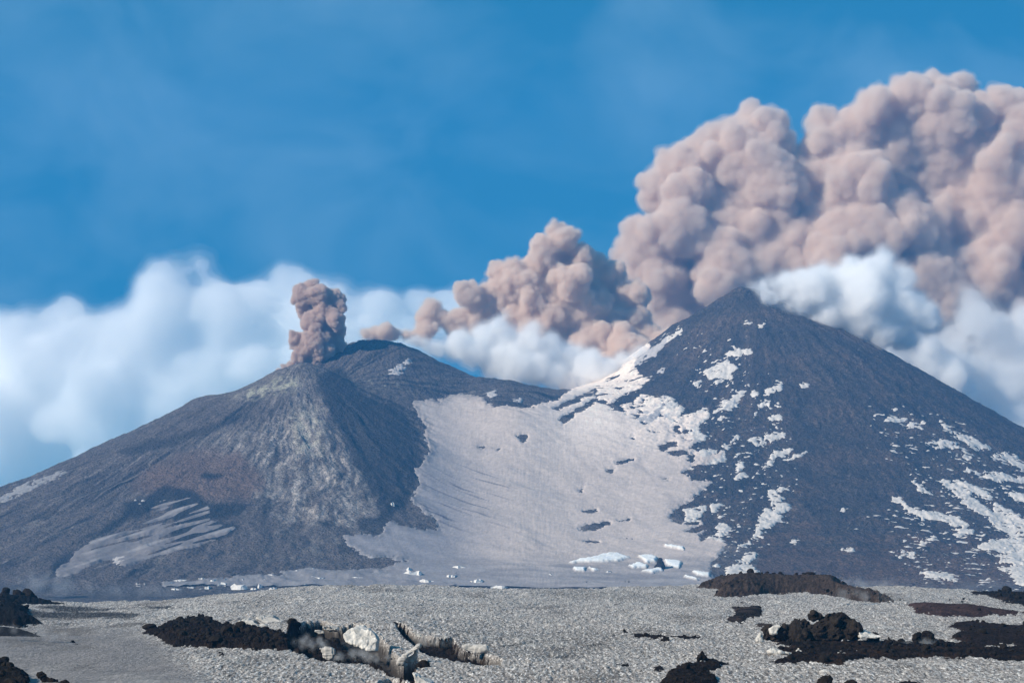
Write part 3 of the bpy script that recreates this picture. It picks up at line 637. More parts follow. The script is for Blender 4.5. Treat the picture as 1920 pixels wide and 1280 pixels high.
def lava_flow(label, poly, height, rough, seed, nstones=0, ssize=(.4, 1.1), tint=(.012, .009, .008), tint2=(.034, .021, .014), dome=12., name='lava_flow', sink=0.0, cat='lava flow', rim=0.0, jag=3.0):
    rough *= .5
    P = np.array(poly); x0, x1 = P[:, 0].min() - 8, P[:, 0].max() + 8; r0, r1 = P[:, 1].min() - 5, P[:, 1].max() + 5
    x0, x1 = max(x0, -70), min(x1, 1990); r1 = min(r1, 1292)
    a, b = np.meshgrid(np.arange(x0, x1, 1.5), np.arange(r1, r0, -.55)); 
    b = np.maximum(b, crest(a) + .3)
    y = hit(a, b); x = (a - 960) / F * y; zg = fore_z(x, y)
    j = jag * fbm(a / 16, b / 6, seed, 4, .65)
    sd = poly_sd(a, b * 2.2, [(p, q * 2.2) for p, q in poly], margin=20, far=-20) + j
    t = np.clip(sd, -3, None)
    lump = np.maximum(0, .5 - np.abs(fbm(x / 2.6, y / 3.2, seed + 5, 4, .6))) * 1.6 + .5 * n2(x / .8, y / 1.4, seed + 9)
    hh = height * (1 - np.exp(-np.maximum(t, 0) / dome)) + rough * lump * sstep(0, 6, t) + rim * sstep(0, 3, t) - sink * sstep(3, 10, t) + np.minimum(t, 0) * .12 - .03
    z = zg + hh; keep = (sd.reshape(-1)[grid_faces(*a.shape)] > -2.5).any(1); Fg = grid_faces(*a.shape)
    w = sstep(-.3, .9, fbm(x / 6, y / 9, seed + 3, 4, .6))[..., None]; c = np.array(tint) * (1 - w) + np.array(tint2) * w
    c = c * (1 + .45 * fbm(x / 1.1, y / 2., seed + 4, 2)[..., None])
    v, f, u = submesh(np.stack([x, y, z], -1).reshape(-1, 3), Fg, keep)
    o0 = base_of(v); root = empty(name, o0); tag(root, label, cat)
    link('crust', mesh_from('crust', v, f, M_LAVA, cols=np.clip(c * .85, .004, .3).reshape(-1, 3)[u]), root, o0)
    rnd = random.Random(seed); idx = np.argwhere(sd > 2.5)
    for k in range(nstones):
        if not len(idx): break
        i, jx = idx[rnd.randrange(len(idx))]; s = rnd.uniform(*ssize) * (1.5 if rnd.random() < .12 else .8) * y[i, jx] / 280
        stone(root, (x[i, jx], y[i, jx], z[i, jx] + s * .12), s, rnd)
    return root

flow1 = lava_flow('long black lava tongue on the snow left of the broken ice trench', [(262, 1188), (300, 1180), (318, 1170), (345, 1165), (352, 1158), (395, 1163), (420, 1172), (440, 1178), (480, 1182), (500, 1188), (540, 1192), (560, 1200), (600, 1218), (560, 1216), (545, 1220), (480, 1218), (400, 1213), (330, 1212), (310, 1203), (295, 1195)], .55, 1.2, 201, 110, (.5, 1.3), jag=3.5, dome=5)
lava_flow('dark steaming lava rubble on the floor of the broken ice trench', z8((0, 300), (200, 300), (400, 330), (640, 400), (760, 480), (1000, 560), (1100, 640), (1240, 740), (1500, 720), (1570, 760), (1440, 810), (1480, 930), (1400, 950), (1100, 830), (900, 760), (520, 720), (100, 640), (-40, 560)), .7, 1.3, 202, 60, (.5, 1.4), jag=2)
lava_flow('thin dark lava band in the narrow trench with pale ice lips', z8((1170, 335), (1240, 335), (1400, 410), (1560, 440), (1700, 460), (1850, 455), (1900, 510), (2000, 560), (2150, 600), (2260, 670), (2420, 720), (2380, 780), (2200, 780), (1900, 690), (1700, 640), (1500, 560), (1300, 440)), .5, .8, 203, 30, jag=2)
lava_flow('wide black lava flow with jagged clinker below the big boulder', z3((500, 562), (700, 547), (850, 542), (1000, 532), (1100, 535), (1200, 532), (1280, 538), (1330, 515), (1440, 528), (1500, 538), (1600, 545), (1700, 572), (2100, 570), (2100, 655), (1700, 650), (1500, 645), (1350, 640), (1200, 645), (1050, 640), (960, 662), (900, 692), (800, 687), (700, 672), (600, 682), (450, 672), (560, 650), (620, 625), (500, 612), (480, 600), (600, 588)), .15, .8, 204, 150, (.4, 1.2), tint2=(.042, .024, .015))
lava_flow('dark reddish lava field reaching the right edge behind the jagged flow', z3((1470, 462), (1540, 442), (1620, 436), (1760, 445), (1900, 452), (2100, 450), (2100, 560), (1750, 562), (1600, 560), (1540, 535), (1500, 512), (1560, 492), (1530, 472)), .5, .5, 205, 40, (.3, .9), tint=(.018, .012, .010), tint2=(.040, .024, .019))
lava_flow('broad brown lava mound on the snow crest under the right cone', z3((70, 245), (170, 212), (280, 195), (370, 195), (600, 195), (700, 200), (860, 215), (960, 250), (900, 256), (1100, 290), (1220, 320), (1100, 325), (960, 310), (800, 285), (650, 270), (520, 272), (400, 290), (250, 300), (170, 290), (220, 260), (150, 253)), 5.0, .8, 206, 45, (.25, .7), tint=(.055, .040, .033), tint2=(.105, .074, .060), dome=26, name='lava_mound', cat='lava mound')
lava_flow('dark red brown lava sheet half veiled by steam right of centre', z3((1250, 342), (1400, 332), (1600, 336), (1750, 356), (1900, 386), (2050, 400), (1750, 400), (1600, 408), (1450, 414), (1400, 400), (1310, 385), (1300, 360)), 1.0, .2, 207, 12, (.2, .5), tint=(.055, .034, .032), tint2=(.095, .057, .050))
lava_flow('black clinker bank on the crest at the far right', z3((1580, 268), (1700, 264), (1920, 268), (2100, 268), (2100, 355), (1920, 345), (1820, 325), (1740, 305), (1700, 282)), 1.2, .6, 208, 35, (.3, .8), tint2=(.045, .032, .026))
lava_flow('small ragged dark lava patch left of the big boulder', z3((230, 430), (290, 382), (280, 352), (440, 350), (450, 370), (440, 400), (380, 410), (350, 435)), .6, .3, 209, 8, (.3, .6), tint2=(.07, .050, .042))
lava_flow('short brown wedge of lava touching the big boulder', z3((388, 441), (470, 441), (545, 452), (520, 472), (420, 466)), .4, .15, 210, 0, tint=(.06, .045, .038))
flow11 = lava_flow('black lava spill in the lower right with a spiky stump', z3((-75, 730), (0, 695), (70, 680), (130, 672), (200, 668), (280, 666), (220, 690), (225, 715), (140, 728), (190, 750), (205, 790), (0, 840), (-160, 830), (-120, 770)), .5, .6, 211, 30, (.4, 1.0))
lava_flow('black lava ridge standing against the haze at the left edge', z6b((-400, 250), (0, 350), (60, 330), (110, 350), (180, 340), (230, 350), (350, 365), (450, 385), (600, 400), (790, 412), (600, 425), (400, 432), (200, 440), (330, 470), (300, 560), (460, 630), (250, 642), (200, 655), (0, 640), (-400, 640)), 2.6, .8, 212, 40, (.5, 1.3), tint=(.010, .009, .009), tint2=(.022, .018, .016), dome=26, name='lava_ridge', cat='lava ridge')
lava_flow('low dark ash fan below the black ridge at the left edge', z6b((-300, 650), (0, 655), (150, 665), (350, 720), (455, 772), (300, 777), (0, 775), (-300, 780)), .7, .2, 213, 0, tint=(.022, .020, .021), tint2=(.035, .032, .032))
lava_flow('black lumpy lava heap in the bottom left corner', z6b((-300, 1000), (0, 1000), (100, 1060), (180, 1110), (260, 1150), (330, 1230), (300, 1350), (-300, 1350)), 1.1, .9, 214, 30, (.6, 1.4), tint=(.010, .009, .009), tint2=(.022, .018, .016))
lava_flow('thin black lava line with small stumps in the middle of the snow', z5b((1365, 455), (1500, 455), (1680, 468), (2000, 478), (2000, 496), (1650, 484), (1480, 482)), .3, .3, 215, 14, (.3, .6), jag=1)
for k, (pl, lb) in enumerate(((z6b((760, 830), (800, 800), (850, 840), (800, 845)), 'thin black crack in the snow at the lower left'), (z5b((1260, 708), (1380, 696), (1500, 708), (1380, 716)), 'thin black lava streak above the lower right lava spill'),
                              (z3((1150, 775), (1250, 760), (1340, 765), (1300, 790), (1180, 790)), 'small black lava streak at the bottom edge on the right'), (z7((1000, 620), (1080, 612), (1075, 640), (1030, 640)), 'tiny black lava scab just below the long tongue'),
                              (z3((-40, 515), (20, 518), (110, 530), (20, 536), (-40, 530)), 'narrow black slit in the snow left of the big boulder'), (z3((280, 326), (355, 325), (350, 338), (290, 337)), 'row of little black scabs above the small lava patch'),
                              (z5b((700, 828), (800, 822), (960, 830), (800, 860)), 'black slit at the bottom edge in the centre'), (z5b((1590, 720), (1680, 712), (1700, 740), (1620, 760)), 'dark hollow at the edge of the lower right spill'))):
    lava_flow(lb, pl, .25, .25, 230 + k, 3, (.2, .5), jag=1.2, name='lava_scab', cat='lava')

def rock_thing(label, parts, Y0, seed, vox=.12, name='boulder', cat='boulder', mat=None, steps=None, lift=0.0):
    """parts: list of (part name, [(px,row,radius px)...])"""
    u = Y0 / F; objs = []
    rnd = random.Random(seed); metas = []
    for pn, sp in parts:
        s = [(at(a, b, Y0 + rnd.uniform(-.3, .3) * r * u), r * u) for a, b, r in sp]
        me = blob(s, vox, steps or [(2.2, .35, 'facet'), (1.0, .28, 'ridge'), (.4, .25, 'n')], seed + len(metas)); me.materials.clear(); me.materials.append(mat or M_ROCK); me.shade_flat() if hasattr(me, 'shade_flat') else None; metas.append((pn, me))
    allv = np.concatenate([verts_of(m) for _, m in metas]); o0 = base_of(allv)
    if len(metas) == 1:
        return tag(link(name, metas[0][1], origin=o0), label, cat)
    root = empty(name, o0); tag(root, label, cat)
    for pn, me in metas: link(pn, me, root, o0)
    return root

Yb = float(hit(1525, 1204)) + 2
def r3(*p): return [(1280 + a / 3, 1020 + b / 3, r / 3) for a, b, r in p]
rock_thing('big craggy brown lava boulder with a knob on top standing in the snow', [('rock_mass', r3((500, 505, 52), (480, 525, 35), (560, 490, 60), (620, 470, 45), (640, 500, 65), (700, 490, 60), (760, 480, 60), (800, 450, 60), (860, 430, 52), (920, 450, 60), (950, 480, 55), (940, 505, 50), (860, 500, 60), (780, 505, 55), (590, 520, 45), (690, 520, 45), (970, 510, 36))),
           ('knob', r3((738, 405, 42), (735, 388, 38), (775, 405, 34))), ('crag', r3((870, 405, 38), (905, 408, 32), (835, 412, 32)))], Yb, 301, vox=.15)
def small_rock(label, px, row, w, hgt, seed, name='lava_rock'):
    """a rock whose foot is at px, row; w and hgt in pixels"""
    Y0 = float(hit(px, row)); rnd = random.Random(seed); n = 5
    sp = [(px + rnd.uniform(-.25, .25) * w, row - hgt * .45 + rnd.uniform(-.2, .2) * hgt, .5 * min(w, hgt) * rnd.uniform(.6, .85)) for _ in range(n)] + [(px + rnd.uniform(-.1, .1) * w, row - hgt * .72, .25 * min(w, hgt))]
    sp += [(px - w * .28, row - hgt * .25, .26 * min(w, hgt)), (px + w * .28, row - hgt * .22, .26 * min(w, hgt))]
    return rock_thing(label, [('rock', sp)], Y0, seed, vox=min(w, hgt) * Y0 / F / 16, name=name, cat='rock', mat=M_RUBBLE, steps=[(1.2, .35, 'facet'), (.5, .3, 'ridge')])
for k, a in enumerate((('spiky black lava stump rising from the lower right spill', 1319, 1246, 26, 32), ('round black rock alone on the snow at the bottom right', 1547, 1281, 21, 20), ('black rock cut by the bottom edge right of the round one', 1594, 1290, 16, 18),
                       ('large rounded black rock at the bottom left', 89, 1284, 38, 26), ('smaller black rock beside the large rounded one at bottom left', 121, 1288, 22, 16), ('pointed black rock on top of the left ridge', 9, 1116, 15, 14),
                       ('second pointed black rock on the left ridge', 31, 1116, 12, 13), ('black pinnacle at the start of the thin lava line', 1172, 1189, 10, 11), ('leaning black slab on the thin lava line', 1247, 1201, 22, 10),
                       ('jagged black pinnacle on the wide flow right of the boulder', 1739, 1204, 22, 22), ('dark rock at the right foot of the big boulder', 1638, 1201, 14, 14), ('black block on the wide flow left of the pinnacle', 1666, 1208, 18, 14),
                       ('dark block on the wide flow below the pinnacle', 1742, 1225, 18, 16), ('dark block on the wide flow beside the snow strip', 1780, 1215, 16, 15), ('blocky black rock on the right hand lava field', 1905, 1192, 22, 14),
                       ('tiny black cone on the snowy strip at the far right', 1879, 1177, 8, 7), ('dark clinker tower on the left lava tongue', 353, 1175, 15, 17), ('second dark clinker tower on the left lava tongue', 397, 1180, 17, 17),
                       ('small dark stub on the right side of the small lava patch', 1424, 1141, 8, 6), ('dark crag on the brown mound', 1410, 1095, 18, 12), ('low dark crag near the top of the brown mound', 1480, 1094, 26, 10),
                       ('black rock in front of the ice arch', 790, 1252, 24, 14))):
    small_rock(a[0], a[1], a[2], a[3], a[4], 320 + k)

# ------------------------------------------------------------------ broken ice in the trench
def slab(label, outline, Y0, depth, seed, mat, name='ice_block', cat='ice', vox=.08, lean=0.0, steps=None, parent=None):
    P = outline; front = [at(a, b, Y0) for a, b in P]; zb = min(p.z for p in front)
    bm = bmesh.new()
    vs = [bm.verts.new((p.x, p.y + lean * (p.z - zb), p.z)) for p in front]; f = bm.faces.new(vs); bm.normal_update()
    r = bmesh.ops.extrude_face_region(bm, geom=[f]); nv = [g for g in r['geom'] if isinstance(g, bmesh.types.BMVert)]
    bmesh.ops.translate(bm, verts=nv, vec=(0, depth, 0)); bmesh.ops.triangulate(bm, faces=bm.faces[:]); bmesh.ops.recalc_face_normals(bm, faces=bm.faces[:])
    V = np.array([v.co[:] for v in bm.verts]); bm.verts.index_update(); Fc = np.array([[v.index for v in f.verts] for f in bm.faces]); bm.free()
    me = displace(remesh(V, Fc, vox), steps or [(1.8, .16, 'facet'), (.8, .22, 'ridge'), (.35, .2, 'ridge')], seed); me.materials.clear(); me.materials.append(mat)
    o = link(name, me, origin=base_of(verts_of(me)))
    if label: tag(o, label, cat)
    return o
Yt = float(hit(660, 1240)); Yt2 = float(hit(700, 1215)); 
slab('large white ice wall with a curved lip at the back of the broken trench', z8((620, 420), (680, 370), (740, 335), (820, 345), (900, 375), (960, 420), (1000, 480), (985, 600), (880, 590), (800, 540), (700, 520), (640, 490)), Yt2 + 4, 3.0, 401, M_ICE, name='ice_wall', lean=.5)
slab('pale rounded ice lump sunk in steam on the trench floor', z8((345, 565), (430, 555), (525, 575), (520, 640), (490, 680), (455, 700), (400, 670), (370, 610)), Yt + 2, 1.5, 402, M_DIRTYICE)
slab('thin curved ice fin leaning over the right end of the trench', z8((1240, 745), (1262, 690), (1310, 640), (1380, 585), (1480, 535), (1484, 550), (1440, 580), (1370, 630), (1320, 690), (1290, 745)), Yt - 3, 1.6, 403, M_DIRTYICE, name='ice_fin')
slab('blue shaded ice plate under the curved fin', z8((1295, 725), (1330, 680), (1390, 640), (1425, 600), (1440, 590), (1450, 640), (1465, 670), (1445, 725), (1400, 742), (1350, 730)), Yt - 1.5, .8, 404, M_ICE, name='ice_plate')
slab('small pale ice cube at the upper left of the ice wall', z8((378, 335), (425, 303), (480, 325), (545, 345), (550, 372), (480, 378), (410, 365)), Yt2 + 6, 1.5, 405, M_DIRTYICE)
slab('little grey ice lump between dark rocks at the left of the trench', z8((300, 375), (340, 358), (400, 372), (405, 400), (340, 412)), Yt2 + 4, 1.0, 406, M_DIRTYICE)
slab('sharp white ice splinter on the hump above the trench', z8((1012, 395), (1035, 392), (1078, 455), (1072, 472), (1040, 440)), Yt2 + 3, .8, 407, M_ICE, vox=.06)
Yr = float(hit(860, 1232))
slab('banded yellowish ice lip at the right trench', [(866, 1210), (880, 1207), (912, 1210), (915, 1219), (890, 1223), (872, 1218)], Yr + 8, 2.5, 408, M_DIRTYICE, name='ice_lip', lean=.4)
slab('long pale ice ledge at the right end of the narrow trench', [(918, 1227), (945, 1231), (975, 1233), (1004, 1232), (1004, 1237), (975, 1239), (985, 1247), (945, 1246), (925, 1241)], Yr + 3, 2.5, 409, M_ICE, name='ice_ledge', lean=.6)
slab('small bright ice scrap in the upper part of the narrow trench', z8((1375, 380), (1420, 375), (1470, 400), (1500, 420), (1495, 455), (1440, 440), (1430, 410)), Yt2 + 6, 1, 410, M_ICE, vox=.08)
slab('bright snow block at the bottom edge right of the trench', z8((1395, 850), (1440, 860), (1520, 910), (1620, 970), (1600, 1010), (1480, 1000), (1430, 920)), float(hit(795, 1283)), 2.0, 411, M_ICE, name='snow_block')
slab('white snow scrap on the wide lava flow', z3((635, 612), (655, 580), (672, 600), (698, 604), (680, 616)), float(hit(1500, 1227)), .8, 412, M_ICE, name='snow_block', vox=.08)
slab('low white snow shelf left of the scrap on the wide lava flow', z3((485, 605), (510, 590), (540, 600), (600, 603), (612, 618), (540, 618)), float(hit(1460, 1228)), 1.5, 413, M_ICE, name='snow_block', vox=.08)
slab('bright snow wedge against the left foot of the big boulder', z3((418, 540), (440, 500), (450, 545), (430, 550)), Yb - 2, 1.2, 414, M_ICE, name='snow_block', vox=.08)
slab('yellowish snow drift at the right foot of the big boulder', z3((1005, 522), (1005, 492), (1050, 490), (1090, 505), (1130, 520), (1080, 530)), Yb - 3.5, 2, 415, M_ICE, name='snow_drift', vox=.1, lean=2.2)
slab('snow tongue lying over the left shoulder of the big boulder', z3((490, 480), (530, 460), (560, 455), (530, 480), (520, 500), (500, 505)), Yb - 1.9, 1.0, 416, M_ICE, name='snow_drift', vox=.07)

for k, (lb, ol, dp) in enumerate((('tilted grey snow slab with a blue shaded edge above the lava tongue', z7((1225, 262), (1300, 245), (1400, 262), (1450, 300), (1380, 320), (1290, 305)), 3.0),
        ('long tilted snow slab with a blue shaded face left of the trench', z7((1440, 235), (1500, 205), (1610, 215), (1720, 265), (1760, 300), (1640, 305), (1540, 285)), 3.5),
        ('pale snow lump below the tilted snow slabs', z7((1330, 325), (1390, 305), (1455, 320), (1450, 350), (1380, 350)), 2.0), ('pale round snow lump beside the dark clinker left of the trench', z7((1470, 330), (1510, 308), (1560, 330), (1550, 358), (1490, 355)), 2.0))):
    slab(lb, ol, float(hit(ol[0][0], max(q[1] for q in ol))) + 1, dp, 430 + k, M_DIRTYICE, name='snow_block', cat='snow', lean=1.2)

# ------------------------------------------------------------------ ice blocks at the foot of the cones
def far_hit(px, row, y0=2245., y1=3650.):
    y = np.arange(y0, y1, 3.); r = row_of(y, mountain_z((px - 960) / F * y, y)); k = np.argmax(r <= row); return float(y[k]) if (r <= row).any() else 2400.
def f7(cx, cy, w, hgt): return (300 + cx / 5.647, 1040 + (cy + hgt / 2) / 5.647, w / 5.647, hgt / 5.647)
def f5(cx, cy, w, hgt): return (560 + cx / 2.56, 780 + (cy + hgt / 2) / 2.56, w / 2.56, hgt / 2.56)
def f8(cx, cy, w, hgt): return (1040 + cx / 6, 1000 + (cy + hgt / 2) / 6, w / 6, hgt / 6)
ordw = ['first', 'second', 'third', 'fourth', 'fifth', 'sixth', 'seventh', 'eighth', 'ninth', 'tenth', 'eleventh', 'twelfth', 'thirteenth', 'fourteenth', 'fifteenth', 'sixteenth', 'seventeenth', 'eighteenth', 'nineteenth', 'twentieth', 'twenty-first', 'twenty-second', 'twenty-third', 'twenty-fourth', 'twenty-fifth', 'twenty-sixth']
def ice_block(px, row, w, hgt, seed, label, group):
    Y0 = far_hit(px, row); u = Y0 / F; rnd = random.Random(seed); W_, H_ = w * u, max(hgt * u * 1.1, 1.6)
    n = max(5, min(16, int(W_ / 3))); D = rnd.uniform(6, 11); bm = bmesh.new(); xs = [(-.5 + k / n) * W_ for k in range(n + 1)]
    tilt = rnd.uniform(-.5, .5); tops = [max(.15, (.1 + .9 * math.sin(math.pi * (k + .5) / (n + 1)) ** .8 + tilt * (k / n - .5)) * rnd.uniform(.45, 1.15)) * H_ for k in range(n + 1)]
    bow = [rnd.uniform(-1.6, 1.6) - 2.5 * math.sin(math.pi * k / n) for k in range(n + 1)]
    prof = lambda yy, zz: [bm.verts.new((xs[k] + rnd.uniform(-.4, .4) * W_ / n, bow[k] + yy * rnd.uniform(.8, 1.2), zz(k))) for k in range(n + 1)]
    rings = [prof(-.6, lambda k: -1.5), prof(0, lambda k: tops[k] * .5), prof(.7, lambda k: tops[k]), prof(D * .6, lambda k: tops[k] * .96 + .3), prof(D, lambda k: tops[k] * .6), prof(D + 3, lambda k: -1.5)]
    for a, b in zip(rings, rings[1:]):
        for k in range(n): bm.faces.new((a[k], a[k + 1], b[k + 1], b[k]))
    bm.faces.new([r_[0] for r_ in rings][::1]); bm.faces.new([r_[-1] for r_ in rings][::-1]); bm.faces.new(rings[0][::-1] + rings[-1]) if False else None
    bmesh.ops.recalc_face_normals(bm, faces=bm.faces[:])
    me = bpy.data.meshes.new('ice_block'); bm.to_mesh(me); bm.free(); me.materials.append(M_FARICE)
    o = bpy.data.objects.new('ice_block', me); S.collection.objects.link(o); x = (px - 960) * u; o.location = (x, Y0, float(mountain_z(np.array([x]), np.array([Y0]))[0])); o.rotation_euler = (0, rnd.uniform(-.03, .03), rnd.uniform(-.35, .15))
    return tag(o, label, 'ice block', group)
BL = sorted([f7(225, 265, 150, 15), f7(550, 275, 80, 38), f7(500, 345, 60, 38), f7(640, 305, 110, 36), f7(700, 268, 50, 18), f7(880, 265, 50, 18), f7(310, 345, 100, 12), f7(150, 368, 80, 26), f7(195, 455, 100, 18), f7(430, 460, 60, 12), f7(840, 380, 165, 55),
             f7(1055, 325, 50, 42), f7(1190, 365, 80, 32), f7(1335, 360, 70, 18), f7(990, 390, 70, 16), f7(1180, 215, 160, 12), f7(1450, 172, 50, 15), f7(1608, 150, 40, 24), f7(1640, 240, 190, 18), f7(1400, 232, 100, 10), f7(1545, 318, 50, 12), f7(1275, 270, 40, 16), f7(1110, 268, 60, 16), f7(440, 255, 80, 9), f7(1670, 165, 22, 18), f7(100, 295, 60, 10)])
for k, a in enumerate(BL): ice_block(*a, 500 + k, f'white ice block, {ordw[k]} from the left below the left cone', 'ice blocks below the left cone')
BM = sorted([f5(270, 776, 70, 10), f5(545, 752, 90, 26), f5(530, 735, 30, 14), f5(765, 724, 80, 12), f5(615, 790, 60, 22), f5(850, 790, 60, 9), f5(720, 806, 30, 9), f5(960, 818, 80, 10), f5(450, 420, 22, 14), f5(730, 765, 40, 8), f5(870, 785, 30, 9), f5(1210, 764, 34, 10), f5(470, 798, 50, 9), f5(400, 805, 40, 9), f5(640, 488 + 160, 24, 6)])
for k, a in enumerate(BM): ice_block(*a, 540 + k, f'white ice block, {ordw[k]} from the left below the snow bowl', 'ice blocks below the snow bowl')
BR = sorted([f8(1100, 432, 110, 26), f8(1700, 470, 100, 26), f8(600, 434, 70, 10), f8(1820, 355, 90, 36), f8(1600, 522, 90, 14), f8(1420, 172, 50, 16)])
for k, a in enumerate(BR): ice_block(*a, 560 + k, f'bright ice slab, {ordw[k]} from the left beside the right cone foot', 'ice slabs beside the right cone')
Yk = far_hit(1237, 1066)
rock_thing('lone dark rock stump among the white slabs at the foot of the bowl', [('rock', [(1237, 1056, 9), (1240, 1062, 9), (1233, 1063, 8), (1238, 1050, 6)])], Yk, 390, vox=.9, name='rock', cat='rock', mat=M_ROCK, steps=[(8, .2, 'facet'), (4, .25, 'ridge')])

# ------------------------------------------------------------------ ash plumes and steam
def plume(name, label, cat, puffs, Y, vox, dens, col, seed, kids=(12, 6), steps=((25, .5, 'billow'), (12, .5, 'billow'), (6, .5, 'billow')), depth=.8, shells=1, soft=6.0, fall=.33, shrink=.90, group=None, aniso=0.0, child=(.2, .48), kind=None, noise=None):
    u = Y / F; rnd = random.Random(seed); sp = []
    for p in puffs:
        px, row, r = p[:3]; dy = p[3] if len(p) > 3 else rnd.uniform(-1, 1) * depth
        sp.append((at(px, row, Y + dy * r * u), r * u * shrink))
    lvl = list(sp)
    for n in kids:
        nx = []
        for c, r in lvl:
            for _ in range(n):
                v = Vector((rnd.gauss(0, 1), rnd.gauss(0, 1), rnd.gauss(0, 1))).normalized()
                nx.append((c + v * (r * .85), r * rnd.uniform(*child)))
        sp += nx; lvl = nx
    me = blob(sp, vox, [(a * u, b, c) for a, b, c in steps], seed, clean=True)
    n = len(me.vertices); co = verts_of(me); o0 = base_of(co); mat = vol_mat(name.replace('.', '_'), col, dens, aniso)
    me.materials.clear(); me.materials.append(mat)
    o = link(name, me, origin=o0); tag(o, label, cat, group, kind)
    for k in range(1, shells):          # looser outer veils that thin out towards the clear air
        s2 = [(c, r + soft * u * k * (1 if r > soft * u else .5)) for c, r in sp]
        m2 = blob(s2, vox * 1.5, [(a * u, b * .8, c) for a, b, c in steps[:3]], seed, clean=True); m2.materials.clear(); m2.materials.append(vol_mat('veil', col, dens * fall ** k, aniso))
        link('veil', m2, o, o0)
    print(name, n); return o

ASH = (.80, .68, .61); ASH2 = (.905, .81, .725); STEAM = (.997, .997, .997)
plume('ash_plume', 'small dense brown ash column rising from the first summit of the left cone', 'ash plume',
      [(585, 540, 18), (568, 556, 22), (600, 552, 22), (625, 560, 20), (637, 572, 13), (562, 545, 14), (575, 580, 22), (605, 585, 25), (628, 600, 21), (585, 605, 24), (612, 625, 28), (590, 640, 28), (560, 640, 17), (553, 634, 14), (575, 655, 22), (600, 655, 26), (628, 640, 18), (637, 648, 12), (560, 668, 15), (590, 672, 20), (545, 684, 8), (533, 690, 7), (522, 695, 5), (640, 620, 10), (600, 690, 16), (570, 690, 12)],
      3290, 1.1, .34, ASH, 701, kids=(13, 7), depth=.7, steps=((14, .45, 'cell'), (7, .5, 'cell'), (3.6, .6, 'cell')))
plume('ash_plume', 'billowing pinkish ash cloud in the middle rising over the saddle', 'ash plume',
      [(688, 625, 9), (703, 627, 10), (722, 626, 10), (742, 627, 10), (762, 628, 11), (782, 628, 12), (795, 626, 14), (812, 575, 16), (803, 595, 18), (830, 598, 20), (800, 618, 18), (880, 560, 24), (912, 556, 20), (900, 590, 30), (935, 578, 18), (858, 592, 20), (850, 615, 22),
       (940, 508, 21), (962, 492, 18), (950, 540, 30), (975, 530, 34), (1000, 505, 30), (1018, 470, 28), (1005, 458, 12), (1045, 432, 20), (1060, 448, 26), (1080, 480, 30), (1040, 500, 36), (1070, 530, 38), (1010, 560, 40), (1050, 590, 40), (1090, 570, 40), (1115, 530, 32, 1.), (1112, 492, 28, 1.), (1150, 520, 32, 1.2), (1180, 552, 30, 1.2), (1120, 575, 34, .8), (1150, 610, 36, .8), (970, 595, 36), (1195, 600, 28, 1), (1000, 630, 34), (1100, 640, 42), (1180, 650, 40), (1050, 665, 38), (1220, 640, 34), (1080, 705, 32), (1130, 695, 38), (1190, 690, 40), (1020, 690, 30), (950, 640, 30), (1240, 650, 36)],
      3800, 1.9, .12, ASH2, 702, kids=(16, 6), shells=3, soft=2.6, fall=.36, steps=((34, .4, 'n'), (20, .45, 'cell'), (10, .45, 'cell'), (5, .5, 'cell')))
BIG = [(1205, 450, 46), (1190, 485, 34), (1212, 560, 34), (1230, 525, 55), (1270, 430, 60), (1228, 345, 26), (1250, 322, 36), (1290, 312, 34), (1235, 372, 34), (1280, 375, 55), (1330, 295, 26), (1340, 345, 60), (1325, 262, 14), (1370, 250, 36), (1408, 232, 36), (1445, 240, 32), (1468, 268, 24), (1400, 310, 68), (1455, 345, 56), (1330, 430, 75), (1420, 430, 80), (1290, 505, 60), (1370, 515, 70), (1300, 575, 45), (1262, 600, 36), (1245, 570, 34), (1340, 565, 50), (1460, 505, 80),
       (1545, 226, 24), (1572, 265, 38), (1545, 322, 36), (1508, 335, 44), (1538, 265, 30), (1500, 305, 26), (1605, 245, 44), (1638, 202, 38), (1650, 182, 26), (1700, 180, 40), (1748, 168, 36), (1795, 162, 30), (1770, 222, 58), (1680, 262, 70), (1838, 212, 36), (1882, 202, 38), (1920, 262, 60), (1600, 340, 80, -.2), (1700, 345, 70, .9), (1800, 300, 70, .6), (1885, 330, 80), (1530, 400, 80), (1620, 440, 80, -.5), (1720, 440, 80, -.2), (1825, 415, 80, .3), (1900, 430, 80), (1560, 500, 80), (1650, 530, 80, -.3), (1750, 525, 78, -.4), (1850, 515, 80, -.2), (1935, 560, 70), (1980, 300, 90), (2000, 450, 100), (2060, 340, 110), (2060, 560, 110), (1880, 620, 70, .8), (1780, 610, 60, .9), (1680, 600, 50, .9), (1960, 680, 70, 1.), (1560, 610, 50, .8), (1640, 640, 50, .8), (1720, 660, 50, .8), (1710, 260, 60, .3), (1780, 300, 60, .2)]
plume('ash_plume', 'huge pink grey ash cloud towering behind the right cone to the right edge', 'ash plume', BIG, 4350, 2.9, .055, ASH2, 703, kids=(15, 6), steps=((80, .2, 'n'), (46, .5, 'cell'), (22, .45, 'cell'), (10, .38, 'cell'), (5, .34, 'cell')), shells=3, soft=4.5, fall=.4, depth=.9)
